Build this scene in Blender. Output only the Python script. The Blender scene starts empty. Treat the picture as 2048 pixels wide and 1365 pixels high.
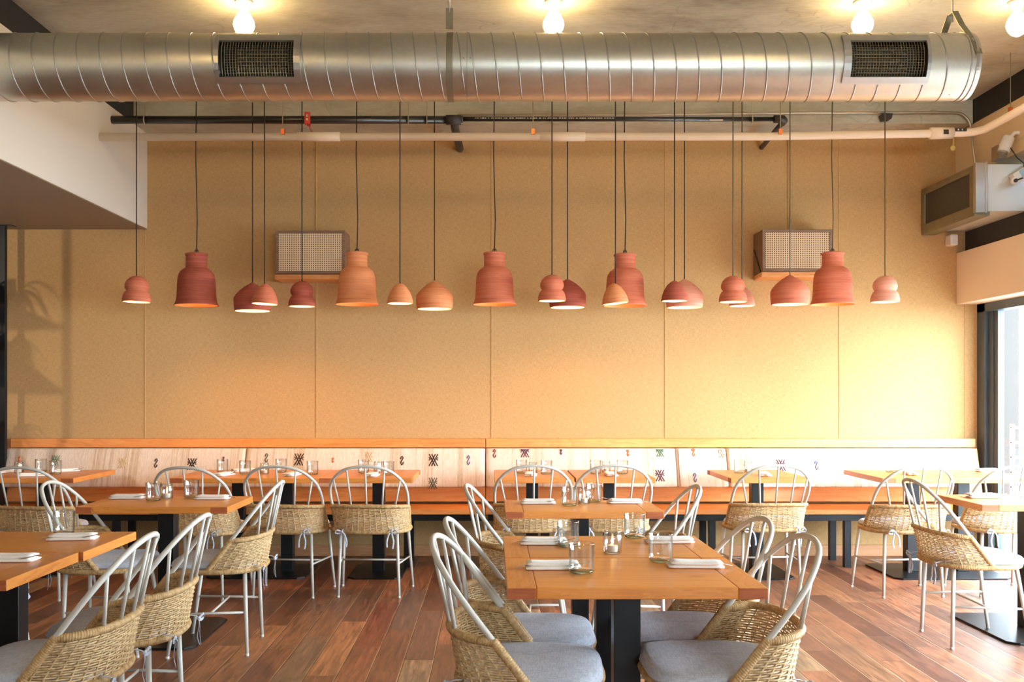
import bpy, math, random
from math import sin, cos, pi, sqrt, atan2, radians
from mathutils import Vector, Matrix

random.seed(7)
sc = bpy.context.scene
COL = sc.collection

# ------------------------------------------------------------------ camera
F = 2000.0            # focal length in pixels of the 2048 px wide frame
VX, VY = 985.0, 788.0  # where the depth lines meet
CH = 1.36             # camera height
cam_d = bpy.data.cameras.new('camera'); cam = bpy.data.objects.new('camera', cam_d); COL.objects.link(cam)
cam.location = (0, 0, CH); cam.rotation_euler = (pi/2, 0, 0)
cam_d.sensor_fit = 'HORIZONTAL'; cam_d.sensor_width = 36.0; cam_d.lens = F/2048*36.0
cam_d.shift_x = (1024-VX)/2048.0; cam_d.shift_y = (VY-682.5)/2048.0
cam_d.clip_start = 0.05
sc.camera = cam
sc.view_settings.view_transform = 'Standard'; sc.view_settings.look = 'None'
sc.view_settings.gamma = 1.0; sc.view_settings.use_curve_mapping = False
sc.view_settings.exposure = -0.5
sc.cycles.use_denoising = True
sc.cycles.max_bounces = 8; sc.cycles.diffuse_bounces = 5; sc.cycles.transparent_max_bounces = 24
sc.cycles.caustics_reflective = False; sc.cycles.caustics_refractive = False
sc.cycles.sample_clamp_indirect = 6.0

# ------------------------------------------------------------------ sky
w = bpy.data.worlds.new('overcast_sky'); sc.world = w; w.use_nodes = True
bg = w.node_tree.nodes['Background']; bg.inputs[0].default_value = (0.74, 0.87, 1.0, 1); bg.inputs[1].default_value = 64.0
def portal(name, loc, rot, sx, sy):
    d = bpy.data.lights.new(name, 'AREA'); d.shape = 'RECTANGLE'; d.size = sx; d.size_y = sy
    d.cycles.is_portal = True
    o = bpy.data.objects.new(name, d); COL.objects.link(o); o.location = loc; o.rotation_euler = rot
portal('window_daylight', (4.16, 5.2, 1.06), (0, pi/2, 0), 2.0, 6.0)     # faces -X
portal('street_daylight', (2.4, -3.42, 1.9), (pi/2, 0, 0), 2.4, 0.8)    # faces +Y

# spot light added out of the frame to throw the shelf unit's shade
sl = bpy.data.lights.new('added_shelf_spot', 'SPOT'); sl.energy = 420; sl.spot_size = radians(34); sl.spot_blend = 0.5; sl.shadow_soft_size = 0.07; sl.color = (1.0, 0.86, 0.68)
slo = bpy.data.objects.new('added_shelf_spot', sl); COL.objects.link(slo); slo.location = (-5.25, 3.4, 2.62)
slo.rotation_euler = (Vector((-3.75, 8.4, 1.55))-Vector((-5.25, 3.4, 2.62))).to_track_quat('-Z', 'Y').to_euler()

BULB_E, SHADE_E = 92.0, 210.0   # light given off by ceiling bulbs and by the bulbs in the clay shades

# ------------------------------------------------------------------ material helpers
def new_mat(name):
    m = bpy.data.materials.new(name); m.use_nodes = True
    nt = m.node_tree; b = nt.nodes['Principled BSDF']
    return m, nt, b
def N(nt, t, **kw):
    n = nt.nodes.new(t)
    for k, v in kw.items(): setattr(n, k, v)
    return n
def L(nt, a, b): nt.links.new(a, b)
def setp(b, **kw):
    al = dict(rough='Roughness', metal='Metallic', spec='Specular IOR Level', coat='Coat Weight', coatr='Coat Roughness', sheen='Sheen Weight', trans='Transmission Weight', ior='IOR')
    for k, v in kw.items(): b.inputs[al[k]].default_value = v
def coords(nt, kind='Object', scale=(1,1,1), rot=(0,0,0)):
    if kind == 'World':
        g = N(nt, 'ShaderNodeNewGeometry').outputs['Position']
    else:
        g = N(nt, 'ShaderNodeTexCoord').outputs[kind]
    mp = N(nt, 'ShaderNodeMapping'); mp.inputs['Scale'].default_value = scale; mp.inputs['Rotation'].default_value = rot
    L(nt, g, mp.inputs[0]); return mp.outputs[0]
def noise(nt, vec, scale, detail=4, rough=0.55, dist=0):
    n = N(nt, 'ShaderNodeTexNoise'); n.inputs['Scale'].default_value = scale; n.inputs['Detail'].default_value = detail
    n.inputs['Roughness'].default_value = rough; n.inputs['Distortion'].default_value = dist
    L(nt, vec, n.inputs['Vector']); return n.outputs['Fac']
def ramp(nt, fac, stops, interp='LINEAR'):
    r = N(nt, 'ShaderNodeValToRGB'); e = r.color_ramp.elements; r.color_ramp.interpolation = interp
    while len(e) > 1: e.remove(e[-1])
    e[0].position, e[0].color = stops[0][0], (*stops[0][1], 1)
    for p, c in stops[1:]:
        x = e.new(p); x.color = (*c, 1)
    L(nt, fac, r.inputs[0]); return r.outputs[0]
def mathn(nt, op, a, b=None, c=None):
    n = N(nt, 'ShaderNodeMath', operation=op)
    for i, v in enumerate((a, b, c)):
        if v is None: continue
        if isinstance(v, (int, float)): n.inputs[i].default_value = v
        else: L(nt, v, n.inputs[i])
    return n.outputs[0]
def mix(nt, fac, a, b, mode='MIX'):
    n = N(nt, 'ShaderNodeMix', data_type='RGBA', blend_type=mode)
    for s, v in ((0, fac), (6, a), (7, b)):
        if isinstance(v, (int, float)): n.inputs[s].default_value = v
        elif isinstance(v, tuple): n.inputs[s].default_value = (*v, 1)
        else: L(nt, v, n.inputs[s])
    return n.outputs[2]
def bump(nt, b, h, strength=0.3, dist=0.01):
    n = N(nt, 'ShaderNodeBump'); n.inputs['Strength'].default_value = strength; n.inputs['Distance'].default_value = dist
    L(nt, h, n.inputs['Height']); L(nt, n.outputs[0], b.inputs['Normal'])
def hexc(r, g, b):   # sRGB 0-255 -> linear
    f = lambda c: (c/255/12.92) if c/255 <= 0.04045 else ((c/255+0.055)/1.055)**2.4
    return (f(r), f(g), f(b))
def plain(name, col, rough=0.5, metal=0.0, var=0.06, nscale=6, bumps=0.0, spec=0.5):
    m, nt, b = new_mat(name); v = coords(nt)
    f = noise(nt, v, nscale, 3)
    lo = tuple(max(0, c*(1-var)) for c in col); hi = tuple(min(1, c*(1+var)) for c in col)
    L(nt, ramp(nt, f, [(0.3, lo), (0.7, hi)]), b.inputs['Base Color'])
    setp(b, rough=rough, metal=metal, spec=spec)
    if bumps: bump(nt, b, noise(nt, v, nscale*30, 2), bumps, 0.002)
    return m

def wood(name, dark, mid, light, axis='X', kind='Object', rough=0.35, coat=0.15, knots=True, seed=0.0):
    m, nt, b = new_mat(name)
    s = {'X': (1, 9, 9), 'Y': (9, 1, 9), 'Z': (9, 9, 1)}[axis]
    base = coords(nt, kind)
    oi = N(nt, 'ShaderNodeObjectInfo').outputs['Random']
    add = N(nt, 'ShaderNodeVectorMath', operation='ADD'); L(nt, base, add.inputs[0])
    cb = N(nt, 'ShaderNodeCombineXYZ'); L(nt, mathn(nt, 'MULTIPLY', oi, 7.0), cb.inputs[0]); L(nt, mathn(nt, 'MULTIPLY', oi, 3.0), cb.inputs[1])
    cb.inputs[2].default_value = seed
    L(nt, cb.outputs[0], add.inputs[1])
    mp = N(nt, 'ShaderNodeMapping'); mp.inputs['Scale'].default_value = s; L(nt, add.outputs[0], mp.inputs[0])
    big = noise(nt, mp.outputs[0], 0.9, 5, 0.6, 1.2)
    mp2 = N(nt, 'ShaderNodeMapping'); mp2.inputs['Scale'].default_value = tuple(x*(1 if x == 1 else 5) for x in s); L(nt, add.outputs[0], mp2.inputs[0])
    fine = noise(nt, mp2.outputs[0], 3.0, 4, 0.6, 0.3)
    rings = mathn(nt, 'FRACT', mathn(nt, 'MULTIPLY', big, 9.0))
    f = mathn(nt, 'ADD', mathn(nt, 'MULTIPLY', rings, 0.16), mathn(nt, 'ADD', mathn(nt, 'MULTIPLY', big, 0.45), mathn(nt, 'MULTIPLY', fine, 0.40)))
    c = ramp(nt, f, [(0.25, dark), (0.5, mid), (0.75, light)])
    if knots:
        vo = N(nt, 'ShaderNodeTexVoronoi'); vo.inputs['Scale'].default_value = 1.0
        mp3 = N(nt, 'ShaderNodeMapping'); mp3.inputs['Scale'].default_value = tuple((2.2 if x == 1 else 5.0) for x in s); L(nt, add.outputs[0], mp3.inputs[0])
        L(nt, mp3.outputs[0], vo.inputs['Vector'])
        k = ramp(nt, vo.outputs['Distance'], [(0.03, (1,1,1)), (0.10, (0,0,0))])
        c = mix(nt, mathn(nt, 'MULTIPLY', k, 0.6), c, tuple(x*0.35 for x in dark))
    # a little tone change from board to board
    hsv = N(nt, 'ShaderNodeHueSaturation'); L(nt, c, hsv.inputs['Color'])
    L(nt, mathn(nt, 'ADD', mathn(nt, 'MULTIPLY', oi, 0.20), 0.88), hsv.inputs['Value'])
    L(nt, hsv.outputs[0], b.inputs['Base Color'])
    setp(b, rough=rough, coat=coat, coatr=0.25)
    bump(nt, b, fine, 0.12, 0.002)
    return m

def emit(name, col, strength):
    m, nt, b = new_mat(name)
    b.inputs['Base Color'].default_value = (1, 0.95, 0.85, 1)
    b.inputs['Emission Color'].default_value = (*col, 1); b.inputs['Emission Strength'].default_value = strength
    return m

def clear_glass(name, tint_mid, tint_edge, refl=1.0, haze=0.0):
    m = bpy.data.materials.new(name); m.use_nodes = True; nt = m.node_tree; nt.nodes.clear()
    out = N(nt, 'ShaderNodeOutputMaterial')
    lw = N(nt, 'ShaderNodeLayerWeight'); lw.inputs['Blend'].default_value = 0.5
    fac = lw.outputs['Facing']
    schlick = mathn(nt, 'ADD', mathn(nt, 'MULTIPLY', mathn(nt, 'POWER', fac, 5.0), 0.85*refl), 0.04*refl)
    tr = N(nt, 'ShaderNodeBsdfTransparent'); gl = N(nt, 'ShaderNodeBsdfGlossy'); gl.inputs['Roughness'].default_value = 0.03
    L(nt, ramp(nt, fac, [(0.35, tint_mid), (0.97, tint_edge)]), tr.inputs[0])
    mx = N(nt, 'ShaderNodeMixShader'); L(nt, mathn(nt, 'MINIMUM', schlick, 1.0), mx.inputs[0])
    L(nt, tr.outputs[0], mx.inputs[1]); L(nt, gl.outputs[0], mx.inputs[2])
    L(nt, mx.outputs[0], out.inputs[0])
    return m

M = {}
# burlap wall covering
m, nt, b = new_mat('burlap'); v = coords(nt, 'World')
big = noise(nt, v, 0.7, 3)
warp = noise(nt, coords(nt, 'World', (1, 1, 0.10)), 300, 3, 0.75)
weft = noise(nt, coords(nt, 'World', (0.10, 1, 1)), 300, 3, 0.75)
th = mathn(nt, 'ADD', mathn(nt, 'MULTIPLY', warp, 0.5), mathn(nt, 'MULTIPLY', weft, 0.5))
c = ramp(nt, th, [(0.34, hexc(146, 110, 72)), (0.50, hexc(188, 149, 100)), (0.66, hexc(208, 173, 124))])
slub = noise(nt, coords(nt, 'World', (7, 1, 120)), 1.0, 2)
c = mix(nt, mathn(nt, 'MULTIPLY', ramp(nt, slub, [(0.70, (0,0,0)), (0.80, (1,1,1))]), 0.35), c, hexc(120, 88, 52))
c = mix(nt, 0.25, c, ramp(nt, big, [(0.3, hexc(172, 134, 84)), (0.7, hexc(200, 166, 114))]))
L(nt, c, b.inputs['Base Color']); setp(b, rough=0.92, spec=0.15); bump(nt, b, th, 0.35, 0.003)
M['burlap'] = m
# concrete
m, nt, b = new_mat('concrete'); v = coords(nt, 'World')
st = noise(nt, coords(nt, 'World', (1.0, 1.8, 1.8)), 1.1, 8, 0.6, 0.3)
fine = noise(nt, coords(nt, 'World', (1, 4, 4)), 14, 5, 0.7)
c = ramp(nt, st, [(0.24, hexc(112, 102, 82)), (0.38, hexc(168, 166, 146)), (0.55, hexc(196, 199, 182)), (0.75, hexc(208, 211, 196))])
c = mix(nt, 0.28, c, ramp(nt, fine, [(0.3, hexc(150, 140, 118)), (0.7, hexc(222, 217, 202))]))
crack = N(nt, 'ShaderNodeTexVoronoi', feature='DISTANCE_TO_EDGE'); crack.inputs['Scale'].default_value = 0.55
wob = N(nt, 'ShaderNodeVectorMath', operation='ADD'); nz = N(nt, 'ShaderNodeTexNoise'); nz.inputs['Scale'].default_value = 2.5; L(nt, v, nz.inputs['Vector'])
L(nt, v, wob.inputs[0]); L(nt, nz.outputs['Color'], wob.inputs[1]); L(nt, wob.outputs[0], crack.inputs['Vector'])
c = mix(nt, mathn(nt, 'MULTIPLY', ramp(nt, crack.outputs['Distance'], [(0.0, (1,1,1)), (0.005, (0,0,0))]), 0.25), c, hexc(70, 60, 45))
L(nt, c, b.inputs['Base Color']); setp(b, rough=0.85, spec=0.2); bump(nt, b, fine, 0.25, 0.01)
M['concrete'] = m
M['plaster'] = plain('plaster_paint', hexc(232, 228, 216), 0.8, var=0.02, nscale=1.2)
M['plaster_warm'] = plain('warm_plaster_paint', hexc(226, 202, 164), 0.8, var=0.02, nscale=1.2)
M['soffit_brown'] = plain('taupe_underside', hexc(150, 136, 112), 0.85, var=0.03, nscale=1.2)
M['header_paint'] = plain('header_paint', hexc(236, 218, 196), 0.75, var=0.02, nscale=1.2)
M['black_beam'] = plain('black_steel_beam_paint', (0.006, 0.0055, 0.005), 0.6, var=0.15, nscale=3)
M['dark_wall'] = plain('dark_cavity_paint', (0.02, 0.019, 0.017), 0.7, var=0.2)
# floor of old planks
m, nt, b = new_mat('plank_floor'); pos = N(nt, 'ShaderNodeNewGeometry').outputs['Position']
sx = N(nt, 'ShaderNodeSeparateXYZ'); L(nt, pos, sx.inputs[0])
wob = mathn(nt, 'MULTIPLY', mathn(nt, 'SUBTRACT', noise(nt, coords(nt, 'World', (6, 1.2, 1)), 2.0, 3), 0.5), 0.006)
xs = mathn(nt, 'DIVIDE', mathn(nt, 'ADD', sx.outputs[0], wob), 0.15)
row = mathn(nt, 'FLOOR', xs); fx = mathn(nt, 'FRACT', xs)
wn = N(nt, 'ShaderNodeTexWhiteNoise', noise_dimensions='1D'); L(nt, row, wn.inputs['W'])
ys = mathn(nt, 'ADD', mathn(nt, 'DIVIDE', sx.outputs[1], 1.15), mathn(nt, 'MULTIPLY', wn.outputs['Value'], 17.0))
seg = mathn(nt, 'FLOOR', ys); fy = mathn(nt, 'FRACT', ys)
cb = N(nt, 'ShaderNodeCombineXYZ'); L(nt, row, cb.inputs[0]); L(nt, seg, cb.inputs[1])
wn2 = N(nt, 'ShaderNodeTexWhiteNoise', noise_dimensions='3D'); L(nt, cb.outputs[0], wn2.inputs['Vector'])
tone = ramp(nt, wn2.outputs['Value'], [(0.0, hexc(92, 52, 36)), (0.2, hexc(122, 78, 56)), (0.38, hexc(150, 98, 68)), (0.5, hexc(104, 72, 56)), (0.65, hexc(162, 112, 76)), (0.8, hexc(132, 76, 56)), (0.9, hexc(110, 82, 68)), (1.0, hexc(156, 126, 96))])
off = N(nt, 'ShaderNodeVectorMath', operation='MULTIPLY_ADD'); L(nt, wn2.outputs['Color'], off.inputs[0]); off.inputs[1].default_value = (9, 9, 9); L(nt, pos, off.inputs[2])
mp = N(nt, 'ShaderNodeMapping'); mp.inputs['Scale'].default_value = (22, 1.6, 1); L(nt, off.outputs[0], mp.inputs[0])
grain = noise(nt, mp.outputs[0], 2.2, 6, 0.65, 0.8)
mp = N(nt, 'ShaderNodeMapping'); mp.inputs['Scale'].default_value = (5, 2.2, 1); L(nt, off.outputs[0], mp.inputs[0])
blot = noise(nt, mp.outputs[0], 1.4, 5, 0.6, 0.5)
c = mix(nt, 0.75, tone, ramp(nt, grain, [(0.30, (0.06, 0.05, 0.045)), (0.5, (0.48, 0.46, 0.44)), (0.70, (0.92, 0.86, 0.8))]), 'OVERLAY')
c = mix(nt, mathn(nt, 'MULTIPLY', ramp(nt, blot, [(0.30, (1,1,1)), (0.48, (0,0,0))]), 0.45), c, hexc(58, 38, 30))
c = mix(nt, mathn(nt, 'MULTIPLY', ramp(nt, blot, [(0.60, (0,0,0)), (0.75, (1,1,1))]), 0.35), c, hexc(190, 126, 74))
ex = mathn(nt, 'MULTIPLY', mathn(nt, 'MINIMUM', fx, mathn(nt, 'SUBTRACT', 1.0, fx)), 0.15)
ey = mathn(nt, 'MULTIPLY', mathn(nt, 'MINIMUM', fy, mathn(nt, 'SUBTRACT', 1.0, fy)), 1.15)
e = mathn(nt, 'MINIMUM', ex, mathn(nt, 'MULTIPLY', ey, 1.6))
gap = ramp(nt, e, [(0.0, (0,0,0)), (0.0020, (0.0,0.0,0.0)), (0.0042, (1,1,1))])
worn = ramp(nt, e, [(0.0028, (1,1,1)), (0.0060, (0,0,0))])
c = mix(nt, mathn(nt, 'MULTIPLY', worn, mathn(nt, 'MULTIPLY', ramp(nt, blot, [(0.35, (0.2,0.2,0.2)), (0.6, (1,1,1))]), 0.85)), c, hexc(214, 166, 122))
c = mix(nt, gap, hexc(44, 28, 20), c)
L(nt, c, b.inputs['Base Color'])
L(nt, mathn(nt, 'ADD', mathn(nt, 'MULTIPLY', grain, 0.25), 0.30), b.inputs['Roughness']); setp(b, spec=0.5)
h = mathn(nt, 'ADD', mathn(nt, 'MULTIPLY', gap, 1.0), mathn(nt, 'ADD', mathn(nt, 'MULTIPLY', grain, 0.20), mathn(nt, 'MULTIPLY', blot, 0.25)))
bump(nt, b, h, 0.5, 0.003)
M['floor'] = m

M['table_wood'] = wood('honey_fir_table_wood', hexc(184, 102, 34), hexc(212, 132, 52), hexc(224, 150, 72), 'X')
M['table_end'] = wood('cross_grain_fir', hexc(174, 92, 32), hexc(206, 126, 52), hexc(220, 146, 70), 'Y', seed=2.0)
M['end_grain'] = wood('red_end_grain', hexc(140, 62, 24), hexc(168, 84, 38), hexc(190, 104, 52), 'X', knots=False, rough=0.6, coat=0)
M['bench_wood'] = wood('orange_fir_bench_wood', hexc(196, 104, 44), hexc(226, 142, 70), hexc(236, 162, 92), 'X')
M['speaker_shelf'] = wood('shelf_pine', hexc(176, 104, 50), hexc(212, 142, 80), hexc(228, 168, 108), 'X')
M['walnut'] = wood('grey_brown_box_wood', hexc(92, 66, 48), hexc(120, 90, 68), hexc(140, 110, 86), 'X', knots=False, rough=0.6, coat=0)
M['base_wood'] = wood('skirting_wood', hexc(160, 104, 64), hexc(194, 138, 92), hexc(210, 158, 112), 'X', rough=0.6, coat=0)
M['black_steel'] = plain('blackened_steel', (0.010, 0.010, 0.0105), 0.36, 0.3, var=0.4, nscale=5, spec=0.35)
M['frame_steel'] = plain('window_steel', hexc(70, 82, 92), 0.4, 0.2, var=0.1)
M['chair_paint'] = plain('warm_white_chair_enamel', hexc(192, 186, 174), 0.45, 0.0, var=0.03)
M['foot'] = plain('chair_foot_plastic', hexc(190, 188, 180), 0.6)
# natural paper cord
def cordmat(name, c0, c1, c2):
    m, nt, b = new_mat(name); v = coords(nt)
    f = noise(nt, v, 55, 4, 0.7)
    L(nt, ramp(nt, f, [(0.3, c0), (0.5, c1), (0.7, c2)]), b.inputs['Base Color']); setp(b, rough=0.6, spec=0.35)
    bump(nt, b, noise(nt, v, 420, 2), 0.4, 0.002)
    return m
M['cord'] = cordmat('rattan_cord', hexc(150, 118, 78), hexc(200, 168, 122), hexc(222, 194, 150))
M['cord_wrap'] = cordmat('rattan_wrapping', hexc(146, 110, 64), hexc(182, 146, 98), hexc(204, 172, 124))
# cushions
def cloth(name, col, col2, sc_=260):
    m, nt, b = new_mat(name); v = coords(nt)
    a = noise(nt, coords(nt, 'Object', (1, 0.1, 1)), sc_, 2); d = noise(nt, coords(nt, 'Object', (0.1, 1, 1)), sc_, 2)
    t = mathn(nt, 'MULTIPLY', mathn(nt, 'ADD', a, d), 0.5)
    c = ramp(nt, t, [(0.38, col2), (0.6, col)])
    c = mix(nt, 0.2, c, ramp(nt, noise(nt, v, 7, 3), [(0.35, col2), (0.65, col)]))
    L(nt, c, b.inputs['Base Color']); setp(b, rough=0.95, spec=0.15, sheen=0.15)
    bump(nt, b, mathn(nt, 'ADD', mathn(nt, 'MULTIPLY', t, 0.3), noise(nt, v, 9, 3)), 0.3, 0.006)
    return m
M['grey_cloth'] = cloth('grey_seat_cloth', hexc(196, 199, 208), hexc(156, 160, 172))
M['napkin'] = cloth('white_napkin_cloth', hexc(248, 241, 232), hexc(238, 229, 219))
# kilim upholstery
m, nt, b = new_mat('kilim_cloth')
v = coords(nt, 'World')
bands = noise(nt, coords(nt, 'World', (1, 0.0, 0.012)), 4.5, 5, 0.72)
yarn = noise(nt, coords(nt, 'World', (1, 0.1, 0.14)), 150, 3, 0.7)
knot = noise(nt, coords(nt, 'World', (0.5, 0.5, 1)), 170, 2, 0.7)
c = ramp(nt, bands, [(0.36, hexc(232, 212, 194)), (0.52, hexc(226, 204, 182)), (0.56, hexc(190, 158, 118)), (0.60, hexc(222, 200, 176)), (0.66, hexc(198, 168, 130)), (0.72, hexc(226, 206, 184))])
c = mix(nt, 0.35, c, ramp(nt, yarn, [(0.35, hexc(188, 160, 136)), (0.65, hexc(236, 222, 208))]))
c = mix(nt, mathn(nt, 'MULTIPLY', ramp(nt, knot, [(0.62, (0,0,0)), (0.72, (1,1,1))]), 0.35), c, hexc(196, 160, 136))
L(nt, c, b.inputs['Base Color']); setp(b, rough=0.95, spec=0.1); bump(nt, b, mathn(nt, 'ADD', yarn, knot), 0.6, 0.004)
M['kilim'] = m
for k, cc in dict(black=(40, 26, 24), purple=(92, 58, 76), green=(86, 124, 96), darkgreen=(74, 84, 72), orange=(214, 110, 70), blue=(104, 100, 140), tan=(204, 178, 138), brown=(124, 66, 52), sage=(186, 190, 170)).items():
    M['yarn_'+k] = plain('embroidery_yarn_'+k, hexc(*cc), 0.95, var=0.2, nscale=60)
# galvanised duct
m, nt, b = new_mat('galvanised_steel'); v = coords(nt, 'World')
sp = N(nt, 'ShaderNodeTexVoronoi'); sp.inputs['Scale'].default_value = 60; L(nt, v, sp.inputs['Vector'])
cl = noise(nt, coords(nt, 'World', (1, 1.5, 1.5)), 1.6, 5, 0.6)
c = ramp(nt, cl, [(0.3, hexc(190, 186, 170)), (0.6, hexc(212, 208, 194))])
c = mix(nt, 0.05, c, sp.outputs['Color'], 'OVERLAY')
L(nt, c, b.inputs['Base Color']); setp(b, metal=0.92)
L(nt, mathn(nt, 'ADD', mathn(nt, 'MULTIPLY', cl, 0.12), 0.30), b.inputs['Roughness'])
bump(nt, b, noise(nt, coords(nt, 'World', (1, 1, 1)), 3, 2), 0.025, 0.02)
M['galv'] = m
M['galv_plain'] = plain('duct_sheet_metal', hexc(186, 184, 178), 0.32, 0.85, var=0.08)
M['strap_steel'] = plain('strap_steel', hexc(140, 132, 108), 0.45, 0.7, var=0.1)
M['box_metal'] = plain('pale_sheet_metal', hexc(214, 220, 220), 0.42, 0.25, var=0.03, nscale=2)
M['grille'] = plain('grille_steel', hexc(150, 136, 104), 0.4, 0.5, var=0.1)
M['dark'] = plain('duct_interior_shade', (0.012, 0.011, 0.01), 0.6)  # near-black colour stands for the shade inside the duct
M['filter'] = plain('dark_filter_mesh', hexc(62, 56, 46), 0.7, var=0.2, nscale=40)
M['pvc_black'] = plain('black_pipe_plastic', (0.012, 0.010, 0.009), 0.28, var=0.2, spec=0.6)
M['tee_black'] = plain('black_fitting', hexc(44, 38, 36), 0.55)
M['white_pipe'] = plain('cream_pipe_paint', hexc(238, 222, 200), 0.4, var=0.02)
M['conduit'] = plain('conduit_steel', hexc(186, 182, 166), 0.35, 0.7)
M['copper'] = plain('copper_clip', hexc(196, 104, 52), 0.35, 0.7)
M['red'] = plain('red_clamp_paint', hexc(190, 44, 28), 0.5)
M['white_plastic'] = plain('white_plastic', hexc(232, 230, 224), 0.4, var=0.02)
M['blue_plastic'] = plain('pale_blue_plastic', hexc(150, 186, 206), 0.4)
M['brass'] = plain('brass_tag', hexc(206, 190, 120), 0.35, 0.6)
M['cord_black'] = plain('black_lamp_cord', (0.012, 0.010, 0.009), 0.7)
M['cord_grey'] = plain('olive_grey_lamp_cord', hexc(78, 74, 58), 0.7)
M['wire'] = plain('pale_wire', hexc(206, 160, 96), 0.6)
M['chrome'] = plain('polished_steel', hexc(205, 205, 205), 0.15, 1.0, var=0.03)
M['porcelain'] = plain('porcelain_socket', hexc(240, 236, 226), 0.25)
M['wax'] = plain('candle_wax', hexc(244, 236, 220), 0.5)
M['bulb'] = emit('lit_ceiling_bulb', (1.0, 0.66, 0.30), BULB_E)
M['shade_bulb'] = emit('lit_lamp_bulb', (1.0, 0.56, 0.22), SHADE_E)
M['hot_bulb'] = emit('lit_amber_bulb', (1.0, 0.50, 0.14), SHADE_E*4.5)
M['flame'] = emit('candle_flame', (1.0, 0.62, 0.22), 14.0)
def clay(name, c0, c1, c2):
    m, nt, b = new_mat(name)
    f = noise(nt, coords(nt, 'Object', (1.2, 1.2, 26)), 1.6, 5, 0.65, 0.3)
    g = noise(nt, coords(nt, 'Object', (8, 8, 140)), 1.0, 3, 0.6)
    t = mathn(nt, 'ADD', mathn(nt, 'MULTIPLY', f, 0.7), mathn(nt, 'MULTIPLY', g, 0.3))
    L(nt, ramp(nt, t, [(0.32, c0), (0.5, c1), (0.68, c2)]), b.inputs['Base Color']); setp(b, rough=0.75, spec=0.25)
    bump(nt, b, t, 0.3, 0.004); return m
M['clay_dark'] = clay('dark_terracotta', hexc(122, 54, 42), hexc(150, 72, 54), hexc(172, 92, 70))
M['clay_red'] = clay('red_terracotta', hexc(162, 82, 60), hexc(190, 104, 76), hexc(206, 124, 94))
M['clay_orange'] = clay('orange_terracotta', hexc(184, 106, 64), hexc(208, 130, 84), hexc(222, 148, 102))
M['clay_pink'] = clay('pale_pink_terracotta', hexc(200, 126, 102), hexc(218, 148, 122), hexc(230, 166, 142))
M['pale_glow'] = plain('cream_inner_glow', hexc(246, 220, 180), 0.4, var=0.02)  # pale lining colour carries the bulb's glow inside the shade
M['clay_in'] = plain('orange_clay_glow', hexc(220, 140, 80), 0.6, var=0.03)  # inner clay with the bulb's orange glow put into its colour
M['tumbler'] = clear_glass('tumbler_glass', (0.975, 0.985, 0.98), (0.60, 0.67, 0.64), 2.4)
M['tumbler_base'] = clear_glass('green_glass_foot', (0.80, 0.88, 0.82), (0.28, 0.42, 0.33), 1.6)
M['pane'] = clear_glass('window_glass', (0.96, 0.98, 0.98), (0.85, 0.88, 0.9), 1.0)
M['stucco'] = plain('exterior_stucco', hexc(38, 36, 34), 0.9, var=0.05, nscale=2)
M['paving'] = plain('exterior_paving', hexc(196, 192, 186), 0.9, var=0.05, nscale=2)
M['rail_white'] = plain('white_railing_paint', hexc(238, 240, 242), 0.5)
M['leaf'] = plain('plant_leaf', hexc(70, 100, 52), 0.5, var=0.3, nscale=20)
M['pot'] = plain('dark_plant_pot', hexc(60, 54, 50), 0.6)
# cane webbing: cream strands around a grid of dark holes
m, nt, b = new_mat('cane_webbing'); tc = N(nt, 'ShaderNodeTexCoord').outputs['Object']; s3 = N(nt, 'ShaderNodeSeparateXYZ'); L(nt, tc, s3.inputs[0])
px_ = mathn(nt, 'SUBTRACT', mathn(nt, 'FRACT', mathn(nt, 'DIVIDE', s3.outputs[0], 0.0177)), 0.5)
pz_ = mathn(nt, 'SUBTRACT', mathn(nt, 'FRACT', mathn(nt, 'DIVIDE', s3.outputs[2], 0.0153)), 0.5)
dd = mathn(nt, 'SQRT', mathn(nt, 'ADD', mathn(nt, 'MULTIPLY', px_, px_), mathn(nt, 'MULTIPLY', pz_, pz_)))
hole = ramp(nt, dd, [(0.24, (0,0,0)), (0.31, (1,1,1))])
L(nt, mix(nt, hole, hexc(38, 24, 18), hexc(226, 196, 158)), b.inputs['Base Color']); setp(b, rough=0.6); bump(nt, b, hole, 0.5, 0.003)
M['cane'] = m
# seat weave
m, nt, b = new_mat('woven_seat'); wv = N(nt, 'ShaderNodeTexWave', wave_type='BANDS', bands_direction='X'); wv.inputs['Scale'].default_value = 45; L(nt, coords(nt), wv.inputs['Vector'])
L(nt, ramp(nt, wv.outputs['Fac'], [(0.1, hexc(110, 78, 40)), (0.6, hexc(196, 162, 110))]), b.inputs['Base Color']); setp(b, rough=0.7); bump(nt, b, wv.outputs['Fac'], 0.6, 0.004)
M['seat_weave'] = m

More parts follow.
